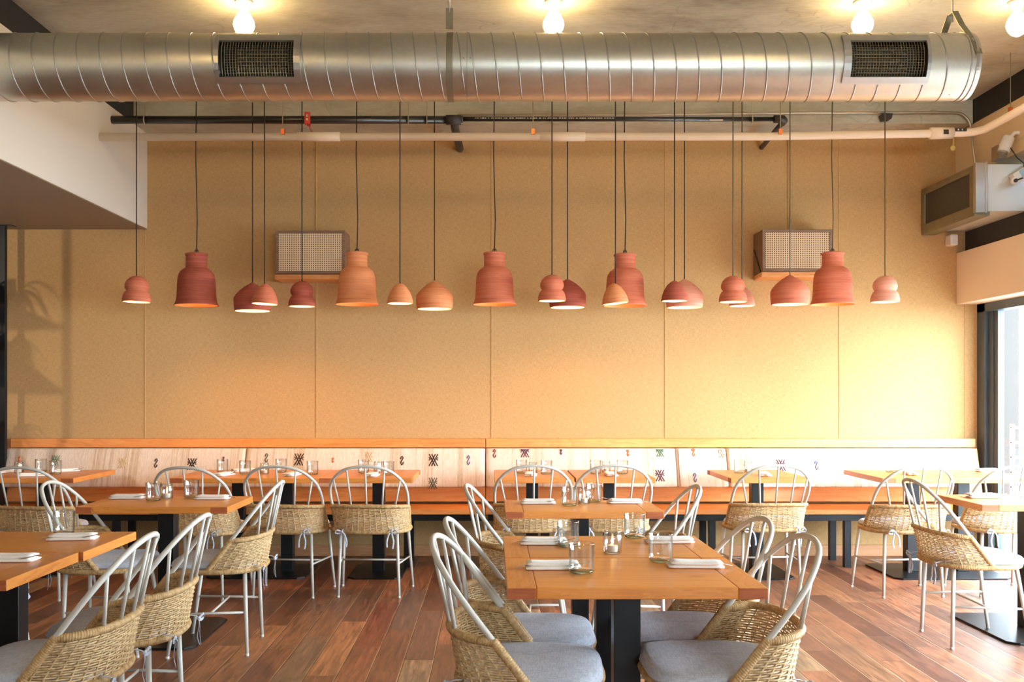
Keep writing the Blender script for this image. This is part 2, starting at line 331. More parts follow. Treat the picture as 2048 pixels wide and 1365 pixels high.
# ------------------------------------------------------------------ mesh helpers
class MB:
    def __init__(s): s.v = []; s.f = []
    def add(s, vs, fs):
        o = len(s.v); s.v += [tuple(p) for p in vs]; s.f += [tuple(i+o for i in f) for f in fs]; return s
    def box(s, x0, x1, y0, y1, z0, z1):
        return s.add([(x0,y0,z0),(x1,y0,z0),(x1,y1,z0),(x0,y1,z0),(x0,y0,z1),(x1,y0,z1),(x1,y1,z1),(x0,y1,z1)],
                     [(0,3,2,1),(4,5,6,7),(0,1,5,4),(1,2,6,5),(2,3,7,6),(3,0,4,7)])
    def prism(s, pts, axis, a, b_):      # polygon pts (2D) swept along axis from a to b_
        n = len(pts)
        def P(p, t): return {'X': (t, p[0], p[1]), 'Y': (p[0], t, p[1]), 'Z': (p[0], p[1], t)}[axis]
        vs = [P(p, a) for p in pts] + [P(p, b_) for p in pts]
        fs = [tuple(range(n)), tuple(range(2*n-1, n-1, -1))] + [(i, n+i, n+(i+1) % n, (i+1) % n) for i in range(n)]
        return s.add(vs, fs)
    def tube(s, path, r, sides=8, closed=False, cap=True, rfun=None, flat=None):
        P = [Vector(p) for p in path]; n = len(P); rings = []
        up = None; slen = 0.0
        for i in range(n):
            if closed: t = P[(i+1) % n] - P[i-1]
            else: t = P[min(i+1, n-1)] - P[max(i-1, 0)]
            if t.length < 1e-9: t = Vector((0,0,1))
            t.normalize()
            if up is None:
                up = Vector((0,0,1)) if abs(t.z) < 0.9 else Vector((0,1,0))
            up = (up - t*up.dot(t))
            if up.length < 1e-6: up = t.orthogonal()
            up.normalize(); sd = t.cross(up)
            if i: slen += (P[i]-P[i-1]).length
            rr = r[i] if isinstance(r, (list, tuple)) else r
            ring = []
            for k in range(sides):
                a = 2*pi*k/sides
                q = rfun(slen, a) if rfun else rr
                if flat: ring.append(P[i] + sd*cos(a)*q + up*sin(a)*q*flat)
                else: ring.append(P[i] + sd*cos(a)*q + up*sin(a)*q)
            rings.append(ring)
        vs = [p for g in rings for p in g]; fs = []
        m_ = n if closed else n-1
        for i in range(m_):
            j = (i+1) % n
            for k in range(sides):
                k2 = (k+1) % sides
                fs.append((i*sides+k, i*sides+k2, j*sides+k2, j*sides+k))
        if cap and not closed:
            fs.append(tuple(range(sides-1, -1, -1))); fs.append(tuple((n-1)*sides+k for k in range(sides)))
        return s.add(vs, fs)
    def lathe(s, prof, seg=32, c=(0,0,0)):   # prof: (r, z) list, ends may touch the axis
        vs = []; fs = []; idx = []
        for r, z in prof:
            if r < 1e-6: idx.append([len(vs)]*seg); vs.append((c[0], c[1], c[2]+z))
            else:
                idx.append([len(vs)+k for k in range(seg)])
                vs += [(c[0]+r*cos(2*pi*k/seg), c[1]+r*sin(2*pi*k/seg), c[2]+z) for k in range(seg)]
        for i in range(len(prof)-1):
            A, B = idx[i], idx[i+1]
            for k in range(seg):
                k2 = (k+1) % seg
                f = [A[k], A[k2], B[k2], B[k]]; g = []
                for q in f:
                    if q not in g: g.append(q)
                if len(g) > 2: fs.append(tuple(g))
        return s.add(vs, fs)
    def strip(s, pts, half, dirv, th=0.0015):   # flat ribbon along pts, half width vector direction dirv, with thickness
        P = [Vector(p) for p in pts]; D = Vector(dirv).normalized()*half; vs = []; fs = []
        for i, p in enumerate(P):
            t = (P[min(i+1, len(P)-1)]-P[max(i-1, 0)]).normalized(); nrm = t.cross(D).normalized()*th
            vs += [p-D-nrm, p+D-nrm, p+D+nrm, p-D+nrm]
        for i in range(len(P)-1):
            a = i*4; b_ = a+4
            for k in range(4): fs.append((a+k, a+(k+1) % 4, b_+(k+1) % 4, b_+k))
        fs.append((3, 2, 1, 0)); e = (len(P)-1)*4; fs.append((e, e+1, e+2, e+3))
        return s.add(vs, fs)
    def build(s, name, mat, parent=None, smooth=False, org=(0,0,0), bevel=0, loc=None, auto=None):
        me = bpy.data.meshes.new(name)
        me.from_pydata([(x-org[0], y-org[1], z-org[2]) for x, y, z in s.v], [], s.f); me.validate(); me.update()
        me.materials.append(mat if not isinstance(mat, str) else M[mat])
        o = bpy.data.objects.new(name, me); COL.objects.link(o)
        if smooth: me.polygons.foreach_set('use_smooth', [True]*len(me.polygons))
        if parent is not None: o.parent = parent
        if loc is not None: o.location = loc
        if bevel:
            md = o.modifiers.new('edge', 'BEVEL'); md.width = bevel; md.segments = 2; md.limit_method = 'ANGLE'; md.angle_limit = radians(40)
        return o
def tag(o, label, cat, group=None, kind=None):
    if label: o['label'] = label
    if cat: o['category'] = cat
    if group: o['group'] = group
    if kind: o['kind'] = kind
    return o
def thing(name, label, cat, loc=(0,0,0), rz=0.0, group=None):
    o = bpy.data.objects.new(name, None); COL.objects.link(o); o.location = loc; o.rotation_euler = (0, 0, rz)
    o.empty_display_size = 0.1
    return tag(o, label, cat, group)
def struct(name, mb, mat, smooth=False, bevel=0, label=None):
    o = mb.build(name, mat, None, smooth, bevel=bevel); o['kind'] = 'structure'
    if label: o['label'] = label
    return o
def dup(root, loc, rz, label, group=None):
    r = root.copy(); COL.objects.link(r); r.location = loc; r.rotation_euler = (0, 0, rz); r['label'] = label
    if group: r['group'] = group
    for ch in list(root.children):
        c = ch.copy(); COL.objects.link(c); c.parent = r
        for g in list(ch.children):
            d = g.copy(); COL.objects.link(d); d.parent = c
    return r
def X_at(px, Y): return (px-VX)*Y/F
def Z_at(py, Y): return CH-(py-VY)*Y/F
def Y_at(py, Z): return F*(CH-Z)/(py-VY)

# ------------------------------------------------------------------ the room
WY = 8.4
YB, XL, XR = -3.5, -6.0, 3.90
struct('floor', MB().box(XL-0.2, 4.06, YB-0.1, WY+0.2, -0.1, 0.0), 'floor')
struct('ceiling', MB().box(XL-0.2, 4.6, YB-0.2, WY+0.2, 3.735, 3.95), 'concrete')
struct('wall_back', MB().box(XL-0.2, 4.26, WY, WY+0.2, 0.0, 3.735), 'burlap')
struct('wall_left', MB().box(XL-0.2, XL, YB, WY, 0.0, 3.735), 'plaster')
# street side behind the camera: wide shop windows
fw = MB().box(XL, 1.2, YB-0.15, YB, 0, 3.735).box(3.6, 4.3, YB-0.15, YB, 0, 3.735).box(1.2, 3.6, YB-0.15, YB, 0, 1.5).box(1.2, 3.6, YB-0.15, YB, 2.3, 3.735)
struct('wall_front', fw, 'plaster')
struct('window_2', MB().box(1.2, 3.6, YB-0.09, YB-0.08, 1.5, 2.3), 'pane')
# concrete beam along the back wall
struct('trim_1', MB().box(-2.90, 3.88, 8.08, WY, 3.545, 3.735), 'concrete', label='concrete beam along the top of the back wall')
# soffit on the shelf side with a black steel beam above it
struct('trim_2', MB().box(XL, -2.90, YB, WY, 2.747, 3.545), 'plaster', label='white boxed soffit over the shelf side')
struct('trim_7', MB().box(XL, -2.903, YB, WY, 2.741, 2.7465), 'soffit_brown', label='taupe underside of the soffit')  # thin taupe slab, browner and darker than the soffit face
struct('trim_3', MB().box(XL, -2.90, YB, WY, 3.545, 3.735), 'black_beam', label='black steel beam above the white soffit')
# window side: upper wall, black beam, header, cavity
struct('trim_4', MB().box(3.88, 4.2, YB, WY, 3.545, 3.735), 'black_beam', label='black steel beam on the window side')
struct('wall_right', MB().box(3.89, 4.2, YB, WY, 3.146, 3.545), 'plaster_warm')
struct('trim_5', MB().box(3.895, 4.26, YB, WY, 2.11, 2.54), 'header_paint', bevel=0.004, label='pale boxed header above the window')
struct('trim_6', MB().box(4.22, 4.3, YB, WY, 2.54, 3.146).box(3.97, 4.0, YB, WY, 2.54, 2.76), 'dark_wall', label='dark recess above the window header')
# baseboard
struct('baseboard_back', MB().box(XL, 4.05, WY-0.02, WY, 0.0, 0.09), 'base_wood')
# faint seams of the wall covering
for i, (px, z0, z1) in enumerate([(290, 0.99, 2.74), (633, 0.99, 2.30), (983, 0.99, 3.54), (1330, 0.99, 3.54), (1678, 0.99, 3.54), (1100, 0.09, 0.45), (1930, 0.99, 2.10)]):
    x = X_at(px, WY)
    struct('trim_%d' % (10+i), MB().box(x-0.004, x+0.004, WY-0.004, WY, z0, z1), 'burlap', bevel=0.0015, label='raised seam of the burlap wall covering')
# window on the side: glass wall running towards the camera
wx = 4.08
fr = MB()
fr.box(wx-0.01, wx+0.10, 8.27, WY, 0.0, 2.11).box(wx-0.01, wx+0.10, 2.2, WY, 2.04, 2.11).box(wx-0.01, wx+0.10, 2.2, WY, 0.0, 0.07)
fr.box(wx+0.02, wx+0.09, 8.19, 8.27, 0.07, 2.04).box(wx+0.03, wx+0.08, 8.13, 8.19, 0.07, 2.04)
for y in (5.9, 4.1, 2.25):
    fr.box(wx-0.01, wx+0.10, y-0.04, y+0.04, 0.07, 2.04)
win = struct('window_1', MB().box(wx+0.045, wx+0.052, 2.2, 8.13, 0.07, 2.04), 'pane')
fo = fr.build('window_frame', 'frame_steel', win)
wl = MB().box(4.06, 4.26, YB-0.15, 2.2, 0, 2.11); struct('wall_corner', wl, 'plaster')

# outside the window
struct('ground', MB().box(4.18, 16, -8, 26, -0.12, -0.02), 'paving')
struct('exterior_wall', MB().box(5.0, 6.95, 13.2, 13.5, -0.02, 6.0), 'stucco', label='grey stucco wall outside the window')
rl = thing('railing', 'white metal railing of horizontal bars outside the window', 'railing', (5.6, 10.8, 0))
for k in range(6):
    MB().box(0, 5.0, -0.015, 0.015, 0.18+k*0.16, 0.205+k*0.16).build('rail', 'rail_white', rl)
for k in range(4):
    MB().box(k*1.3, k*1.3+0.03, -0.02, 0.02, -0.02, 1.03).build('rail_post', 'rail_white', rl)

# ------------------------------------------------------------------ spiral duct
DYC, DR = 5.70, 0.186; DZC = CH+0.3264*DYC
def duct_angle(py):     # angle above straight-forward on the near face that projects to py
    lo, hi = -1.2, 1.2
    for _ in range(40):
        a = (lo+hi)/2; y = DYC-DR*cos(a); z = DZC+DR*sin(a)
        if VY-F*(z-CH)/y > py: lo = a
        else: hi = a
    return (lo+hi)/2
YN = DYC-DR
dth = thing('spiral_duct', 'long galvanised spiral air duct hanging below the ceiling', 'air duct', (0, DYC, DZC))
XE = 2.70
gr_px = [((428, 600), (437, 587), (80, 164), (84, 153)), ((1688, 1862), (1703, 1855), (80, 165), (84, 153))]
xs = {-4.2, XE}; angs = {2*pi*k/56 - pi for k in range(56)}
opens = []
for fl, op, fy_, oy in gr_px:
    x0, x1 = X_at(op[0], YN), X_at(op[1], YN); a1, a0 = duct_angle(oy[0]), duct_angle(oy[1])
    xs |= {x0, x1}; angs |= {a0, a1}; opens.append((x0, x1, a0, a1))
xs = sorted(xs); angs = sorted(angs)
dm = MB(); na = len(angs)
def dpt(x, a, r): return (x, -r*cos(a), r*sin(a))
vs = [dpt(x, a, DR) for x in xs for a in angs]; fs = []
for i in range(len(xs)-1):
    for k in range(na):
        am = angs[k]+1e-4; xm = (xs[i]+xs[i+1])/2
        if any(o[0] < xm < o[1] and o[2] <= am < o[3] for o in opens): continue
        k2 = (k+1) % na
        fs.append((i*na+k, (i+1)*na+k, (i+1)*na+k2, i*na+k2))
dm.add(vs, fs); dm.build('duct_wall', 'galv', dth, smooth=True)
ec = MB(); ec.add([dpt(XE, a, DR) for a in angs]+[(XE, 0, 0)], [(k, (k+1) % na, na) for k in range(na)]); ec.build('end_cap', 'galv_plain', dth)
def helix(x0, x1, pitch, phase):
    m = MB(); n = int((x1-x0)/pitch*40); pts = []
    for i in range(n+1):
        x = x0+(x1-x0)*i/n; a = pi/2 - 2*pi*(x-x0)/pitch + phase
        pts.append(dpt(x, a, DR+0.0012))
    run = []
    def hit(p):
        a = atan2(p[2], -p[1])
        return any(X_at(f[0], YN) < p[0] < X_at(f[1], YN) and duct_angle(fy2[1]) < a < duct_angle(fy2[0]) for f, _, fy2, _ in gr_px)
    for p in pts+[None]:
        if p is None or hit(p):
            if len(run) > 1: m.tube(run, 0.0042, 6)
            run = []
        else: run.append(p)
    return m
helix(-4.2, X_at(928, YN), 0.1245, 0.4).build('spiral_seam', 'galv_plain', dth, smooth=True)
helix(X_at(936, YN), X_at(1930, YN), 0.1245, -0.3).build('spiral_seam', 'galv_plain', dth, smooth=True)
def ring(x, w_, r_, th): 
    n = 64; m = MB(); vs = []; fs = []
    for k in range(n):
        a = 2*pi*k/n
        for (xx, rr) in ((x, DR), (x, r_+th), (x+w_, r_+th), (x+w_, DR)): vs.append(dpt(xx, a, rr))
    for k in range(n):
        a = k*4; b_ = ((k+1) % n)*4
        for q in range(3): fs.append((a+q, b_+q, b_+q+1, a+q+1))
    return m.add(vs, fs)
for px, wd in ((933, 0.006), (1943, 0.006), (1954, 0.014)):
    ring(X_at(px, YN), wd, DR, 0.005).build('joint_band', 'galv_plain', dth, smooth=False)
ring(X_at(892, YN), 0.036, DR, 0.004).build('hanger_band', 'strap_steel', dth)
sc_m = MB()
for px, py in ((927, 117), (941, 117), (929, 202), (943, 202), (1950, 116), (1918, 199)):
    a = duct_angle(py); x = X_at(px, YN); sc_m.lathe([(0, 0.004), (0.004, 0.003), (0.0045, 0)], 8, dpt(x, a, DR+0.002))
sc_m.build('rivet_heads', 'chrome', dth)['kind'] = 'stuff'
for gi, (fl, op, fy_, oy) in enumerate(gr_px):
    x0, x1, a0, a1 = opens[gi]
    fx0, fx1 = X_at(fl[0], YN), X_at(fl[1], YN); fa1, fa0 = duct_angle(fy_[0]-6), duct_angle(fy_[1])
    fm = MB()
    def patch(m, xa, xb, aa, ab, r, n=8):
        vs = []; fs = []
        for i in range(n+1):
            a = aa+(ab-aa)*i/n
            for x, rr in ((xa, r), (xb, r), (xb, r-0.012), (xa, r-0.012)): vs.append(dpt(x, a, rr))
        for i in range(n):
            for q in range(4): fs.append((i*4+q, i*4+(q+1) % 4, (i+1)*4+(q+1) % 4, (i+1)*4+q))
        fs += [(3, 2, 1, 0), (n*4, n*4+1, n*4+2, n*4+3)]
        m.add(vs, fs)
    R_ = DR+0.013
    patch(fm, fx0, x0, fa0, fa1, R_); patch(fm, x1, fx1, fa0, fa1, R_); patch(fm, x0, x1, a1, fa1, R_, 3); patch(fm, x0, x1, fa0, a0, R_, 3)
    gp = fm.build('grille_frame', 'galv_plain', dth)
    bm_ = MB()
    nv = 27
    for k in range(1, nv):
        x = x0+(x1-x0)*k/nv
        pts = [dpt(x, a0+(a1-a0)*i/6, DR-0.001) for i in range(7)]
        bm_.tube(pts, 0.0014, 4)
    for k in range(1, 13):
        a = a0+(a1-a0)*k/13
        bm_.tube([dpt(x0, a, DR-0.011), dpt(x1, a, DR-0.011)], 0.0008, 4)
    bm_.build('grille_bars', 'grille', gp)
    inn = MB()
    zt, zb = DR*sin(a1), DR*sin(a0); yb = -DR*cos((a0+a1)/2)
    inn.box(x0-0.01, x1+0.01, -0.02, 0.0, zb-0.02, zt+0.02)  # dark sheet behind the bars, in place of the duct's inner shade
    inn.build('shade_backing', 'dark', gp)
    lv = MB()
    for k in range(9):
        z = zb+0.01+(zt-zb-0.02)*k/8; lv.box(x0+0.07, x1-0.06, -0.06, -0.045, z-0.0015, z+0.0015)
    lv.build('damper_slats', 'grille', gp)
# duct hangers
h1 = thing('duct_hanger', 'flat steel strap and rod holding the duct at its middle', 'hanger', (X_at(898, 5.55), 5.60, 3.735))
MB().box(-0.02, 0.02, -0.003, 0.003, -0.33, -0.215).build('strap', 'strap_steel', h1)
MB().tube([(0, 0, 0), (0, 0, -0.24)], 0.005, 8).build('threaded_rod', 'conduit', h1, smooth=True)
h2 = thing('duct_hanger', 'forked steel strap and rod holding the end of the duct', 'hanger', (X_at(1905, 5.70), 5.70, 3.735))
zf = Z_at(27, 5.7)-3.735
st = MB()
st.strip([(0.0, -0.03, zf), (0.02, -0.07, zf-0.09), (0.050, -0.165, -0.43), (0.060, -0.192, -0.50)], 0.019, (1, 0.1, 0), 0.002)
st.strip([(0.0, 0.03, zf), (-0.015, 0.08, zf-0.09), (-0.03, 0.15, -0.37)], 0.019, (1, 0.1, 0), 0.002)
st.box(-0.012, 0.02, -0.03, 0.03, zf-0.003, zf+0.003)
st.build('strap', 'strap_steel', h2)
MB().tube([(0, 0, 0), (0, 0, zf-0.05)], 0.005, 8).build('threaded_rod', 'conduit', h2, smooth=True)
# small rod anchors in the ceiling
for px, lab in ((380, 'short rod anchor in the ceiling above the duct, shelf side'), (1045, 'short rod anchor in the ceiling above the duct, beside the middle bulb')):
    Y = 6.75; a = thing('ceiling_anchor', lab, 'rod anchor', (X_at(px, Y), Y, 3.735))
    MB().tube([(0, 0, 0), (0, 0, -0.05)], 0.007, 8).build('sleeve', 'copper', a)
    MB().tube([(0, 0, -0.05), (0, 0, -0.16)], 0.005, 8).lathe([(0.012, 0), (0.012, 0.012), (0, 0.012)], 6, (0, 0, -0.075)).build('rod', 'conduit', a)

# ------------------------------------------------------------------ ceiling bulbs
bx = thing('ceiling_bulb', 'bare glowing bulb in porcelain socket above the duct, nearest the soffit', 'light bulb', (X_at(488, 6.05), 6.05, 3.735), 0, 'bare ceiling bulbs')
MB().lathe([(0, 0), (0.055, 0), (0.055, -0.012), (0.032, -0.020), (0.028, -0.045), (0, -0.045)], 24).build('socket', 'porcelain', bx, smooth=True)
MB().lathe([(0, -0.045), (0.022, -0.045), (0.024, -0.062), (0.045, -0.090), (0.060, -0.120), (0.064, -0.145), (0.056, -0.172), (0.036, -0.198), (0.014, -0.210), (0, -0.212)], 24).build('bulb', 'bulb', bx, smooth=True)
for px, lb in ((1107, 'bare glowing bulb above the middle of the duct'), (1725, 'bare glowing bulb above the grille at the window end of the duct'), (2035, 'bare glowing bulb past the end of the duct near the window')):
    dup(bx, (X_at(px, 6.05), 6.05, 3.735), 0, lb)
for y, wh in ((3.6, 'over the joined tables'), (1.1, 'over the open floor'), (-1.4, 'by the street windows')):
    for x, sd in ((-1.9, 'shelf side'), (1.9, 'window side')):
        dup(bx, (x, y, 3.735), 0, 'bare glowing ceiling bulb %s, %s of the room' % (wh, sd), 'bulbs over the camera side of the room')

# ------------------------------------------------------------------ pipes below the beam
PY, PZ = 7.62, 3.448
dp = thing('drain_pipe', 'black plastic drain pipe running under the concrete beam', 'pipe', (-2.9, PY, PZ))
dx = lambda px, Y=PY: X_at(px, Y)+2.9
MB().tube([(0.0, 0, 0), (dx(896), 0, 0)], 0.030, 20).build('wide_pipe', 'pvc_black', dp, smooth=True)
MB().tube([(dx(910), 0, 0.006), (dx(1560), 0, 0.006)], 0.018, 16).build('narrow_pipe', 'pvc_black', dp, smooth=True)
tee = MB().tube([(dx(892), 0, 0), (dx(922), 0, 0)], 0.038, 18).tube([(dx(918), 0, 0.004), (dx(926), 0, 0.006)], 0.026, 18)
tee.tube([(dx(908), 0.0, 0), (dx(908), 0.2, -0.01), (dx(908)+0.02, 0.775, -0.03)], 0.032, 16); tee.build('tee_fitting', 'tee_black', dp, smooth=True)
elb = MB().tube([(dx(1548), 0, 0.006), (dx(1566), 0.0, 0.006), (dx(1570), 0.03, 0.004), (dx(1570), 0.08, 0.0)], 0.030, 16)
elb.tube([(dx(1570), 0.06, 0), (dx(1570)+0.03, 0.775, -0.02)], 0.020, 14); elb.build('elbow_fitting', 'tee_black', dp, smooth=True)
for px, r_ in ((290, 0.033), (817, 0.033), (854, 0.033), (1504, 0.022)):
    m_ = MB().tube([(dx(px), r_*cos(a), r_*sin(a)) for a in [2*pi*k/20 for k in range(20)]], 0.005, 6, closed=True)
    m_.tube([(dx(px), 0, r_), (dx(px), 0, 3.733-PZ)], 0.004, 6)
    m_.build('pipe_strap', 'conduit', dp)
mk = MB(); x = dx(950)
while x < dx(1225):
    wd = random.choice([0.008, 0.012, 0.016]); mk.box(x, x+wd, -0.0192, -0.0176, 0.006+0.000, 0.006+0.0055); x += wd+random.choice([0.004, 0.005, 0.014])
mk.box(dx(1418), dx(1445), -0.0192, -0.015, -0.010, -0.002)
mk.build('printed_marking', 'white_plastic', dp)
rc = thing('pipe_clamp', 'red clamp around the black drain pipe', 'clamp', (X_at(617, PY), PY, PZ))
MB().tube([(0, 0.036*cos(a), 0.036*sin(a)) for a in [2*pi*k/20 for k in range(20)]], 0.014, 8, closed=True).box(-0.02, 0.02, -0.058, -0.03, -0.045, 0.045).build('clamp_body', 'red', rc, smooth=False)
MB().box(-0.006, 0.006, -0.062, -0.056, -0.02, -0.004).box(-0.006, 0.006, -0.062, -0.056, 0.006, 0.026).build('clamp_bolts', 'chrome', rc)
MB().tube([(0.01, -0.03, -0.04), (0.02, -0.04, -0.08), (0.05, -0.04, -0.125)], 0.003, 6).build('tie_wire', 'red', rc)

SY = 7.39
sp = thing('sprinkler_pipe', 'cream painted sprinkler pipe crossing in front of the beam and turning at the window side', 'pipe', (-2.9, SY, 3.258))
pts = [(0.0, 0, 0), (4.9, 0, 0.004), (6.38, 0, 0.030), (6.45, -0.02, 0.033), (6.50, -0.08, 0.036), (6.505, -2.5, 0.05)]
MB().tube(pts, 0.029, 20).build('pipe', 'white_pipe', sp, smooth=True)
for a_, b_, r_ in ((594, 680, 0.034), (1080, 1170, 0.034)):
    MB().tube([(X_at(a_, SY)+2.9, 0, 0.002), (X_at(b_, SY)+2.9, 0, 0.004)], r_, 20).build('coupling', 'white_pipe', sp, smooth=True)
MB().tube([(X_at(1860, SY)+2.9, 0, 0.027), (X_at(1905, SY)+2.9, 0, 0.030)], 0.043, 20).build('valve_coupling', 'white_pipe', sp, smooth=True)
MB().box(X_at(1882, SY)+2.9, X_at(1892, SY)+2.9, -0.046, -0.040, 0.012, 0.044).build('printed_marking', 'tee_black', sp)
MB().box(X_at(1907, SY)+2.9, X_at(1929, SY)+2.9, -0.036, -0.024, 0.035, 0.058).build('black_label', 'tee_black', sp)
MB().box(X_at(1911, SY)+2.9, X_at(1913.5, SY)+2.9, -0.0375, -0.0362, 0.040, 0.052).box(X_at(1919, SY)+2.9, X_at(1921, SY)+2.9, -0.0375, -0.0362, 0.040, 0.052).build('printed_marking', 'white_plastic', sp)
def clip_at(x, y, z):
    c = MB().box(x-0.012, x+0.012, y-0.01, y+0.01, z+0.012, z+0.052); c.build('clip', 'copper', sp)
    MB().tube([(x, y, z+0.05), (x, y, 3.735-3.258)], 0.0032, 6).build('hanger_rod', 'strap_steel', sp)
for px in (566, 1066, 1560): clip_at(X_at(px, SY-0.02)+2.9, -0.03, 0)
clip_at(6.505, 2000*3.605/(2021-VX)-SY, 0.045)
tg = thing('hanging_tag', 'round brass tag hanging from the cream pipe near the valve', 'tag', (X_at(1902, SY), SY-0.03, 3.17))
MB().tube([(0, 0, 0.02), (0.004, 0, 0.07)], 0.0025, 5).tube([(0.008, 0, 0.02), (0.01, 0, 0.07)], 0.0025, 5).build('chain', 'brass', tg)
MB().tube([(0.016*cos(a), 0, 0.016*sin(a)) for a in [2*pi*k/20 for k in range(20)]], 0.004, 6, closed=True).prism([(0.013*cos(a), 0.013*sin(a)) for a in [2*pi*k/16 for k in range(16)]], 'Y', -0.001, 0.001).build('disc', 'brass', tg)
cd = thing('conduit', 'thin steel conduit along the beam bending down to the air handler', 'conduit', (X_at(915, 8.04), 8.04, 3.60))
cx = lambda px: X_at(px, 8.04)-X_at(915, 8.04)
pts = [(0, 0, 0), (cx(1300), 0, 0.006), (cx(1600), 0, 0.020), (cx(1880), 0, 0.024)]
xr = 3.845-X_at(915, 8.04)
for k in range(1, 9):
    a = k/8*pi/2; pts.append((xr-0.13+0.13*sin(a), 0, 0.024-0.13*(1-cos(a))))
pts += [(xr, -0.02, -0.2), (xr-0.005, -0.12, -0.55)]
MB().tube(pts, 0.0095, 12).build('tube', 'conduit', cd, smooth=True)
for px in (1775, 1867):
    MB().tube([(cx(px)-0.02, 0, 0.024), (cx(px)+0.02, 0, 0.024)], 0.014, 12).build('connector', 'conduit', cd)
sb = thing('junction_box', 'small black box under the conduit', 'junction box', (X_at(1774, 8.0), 8.02, Z_at(233, 8.0)))
MB().prism([(-0.045, 0.02), (-0.035, -0.028), (0.03, -0.024), (0.042, 0.02)], 'Y', -0.04, 0.04).build('box', 'tee_black', sb, bevel=0.004)
MB().tube([(-0.05, 0, 0.03), (-0.2, 0, 0.045), (-0.5, 0.02, 0.035), (-0.72, 0.02, 0.05)], 0.003, 6).build('loose_wire', 'wire', sb)
# speaker wires running down the wall
for px, y0, y1, lab in ((632, 300, 462, 'thin wire running down the wall to the speaker on the soffit side'), (1576, 283, 460, 'thin wire running down the wall to the speaker on the window side')):
    x = X_at(px, WY)
    wo = MB().tube([(x, WY-0.006, Z_at(y0-26, WY)), (x+0.004, WY-0.006, Z_at((y0+y1)/2, WY)), (x, WY-0.006, Z_at(y1, WY))], 0.0045, 6).build('speaker_wire', 'wire', None, smooth=True)
    tag(wo, lab, 'wire')

# ------------------------------------------------------------------ air handler box at the window side
ah = thing('air_handler', 'rectangular sheet metal air handler with a dark grille by the window header', 'air handler', (3.61, 7.44, 2.72))
MB().box(0.02, 1.0, 0.0, 0.94, 0.0, 0.35).build('casing', 'box_metal', ah, bevel=0.004)
g = MB().box(-0.015, 0.02, 0.03, 0.94, 0.0, 0.05).box(-0.015, 0.02, 0.03, 0.94, 0.30, 0.35).box(-0.015, 0.02, 0.03, 0.10, 0.05, 0.30).box(-0.015, 0.02, 0.89, 0.94, 0.05, 0.30)
g.build('grille_frame', 'strap_steel', ah, bevel=0.002)
MB().box(0.0, 0.018, 0.10, 0.89, 0.05, 0.30).build('filter_grille', 'filter', ah)
MB().box(-0.02, 0.07, -0.012, 0.03, -0.01, 0.36).box(0.05, 0.065, -0.02, 0.0, -0.015, 0.365).build('flange', 'galv_plain', ah, bevel=0.002)
MB().box(-0.015, 0.1, 0.02, 0.94, -0.03, 0.0).build('lower_flange', 'strap_steel', ah)
ac = thing('damper_motor', 'white damper motor bolted to the face of the air handler', 'motor', (X_at(2030, 7.40), 7.41, Z_at(357, 7.40)))
def rotb(m, ang):   # rotate builder points in XZ
    m.v = [(x*cos(ang)-z*sin(ang), y, x*sin(ang)+z*cos(ang)) for x, y, z in m.v]; return m
rotb(MB().box(-0.02, 0.16, -0.05, 0.015, -0.04, 0.04), 0.55).build('motor_body', 'white_plastic', ac, bevel=0.006)
rotb(MB().box(0.03, 0.15, -0.052, -0.045, -0.035, 0.035), 0.55).build('cover_plate', 'blue_plastic', ac)
MB().tube([(-0.03, -0.052, -0.03), (-0.03, -0.072, -0.03)], 0.027, 16).build('clamp', 'white_plastic', ac)
MB().tube([(-0.03, -0.07, -0.03), (-0.03, -0.085, -0.03)], 0.014, 12).tube([(-0.03, -0.08, -0.03), (0.02, -0.08, -0.012)], 0.006, 8).build('shaft', 'tee_black', ac)
pts = [(0.06, -0.02, 0.06), (0.04, -0.06, 0.10), (-0.01, -0.06, 0.14), (-0.05, -0.04, 0.22)]
MB().tube(pts, 0.004, 6).build('motor_cable', 'tee_black', ac, smooth=True)
jb = thing('junction_box', 'square steel junction box on the plaster above the air handler', 'junction box', (3.83, X_at(1, 1)*0+7.62, 3.20))
MB().box(0.0, 0.06, -0.06, 0.06, -0.06, 0.05).build('box', 'galv_plain', jb, bevel=0.003)
MB().tube([(0.03, -0.062, 0.02), (0.03, -0.05, 0.02)], 0.014, 12).build('knockout', 'copper', jb)
cm = thing('spot_lamp', 'white cylindrical spot lamp on the plaster above the air handler', 'lamp', (3.80, 7.40, 3.20))
MB().tube([(-0.02, 0, -0.05), (0.02, 0, 0.06)], 0.042, 20).build('lamp_body', 'white_plastic', cm, smooth=False, bevel=0.004)
MB().tube([(-0.022, 0, -0.052), (-0.026, 0, -0.062)], 0.036, 20).build('lens', 'galv_plain', cm)
MB().tube([(0.02, 0, 0.05), (0.06, -0.01, 0.09), (0.09, -0.01, 0.09)], 0.013, 10).build('bracket', 'white_plastic', cm)
ms = thing('motion_sensor', 'small white sensor box on the wall below the air handler', 'sensor', (X_at(1908, 8.3), 8.33, Z_at(480, 8.3)))
MB().box(-0.032, 0.032, -0.04, 0.07, -0.045, 0.045).build('sensor_housing', 'white_plastic', ms, bevel=0.01)

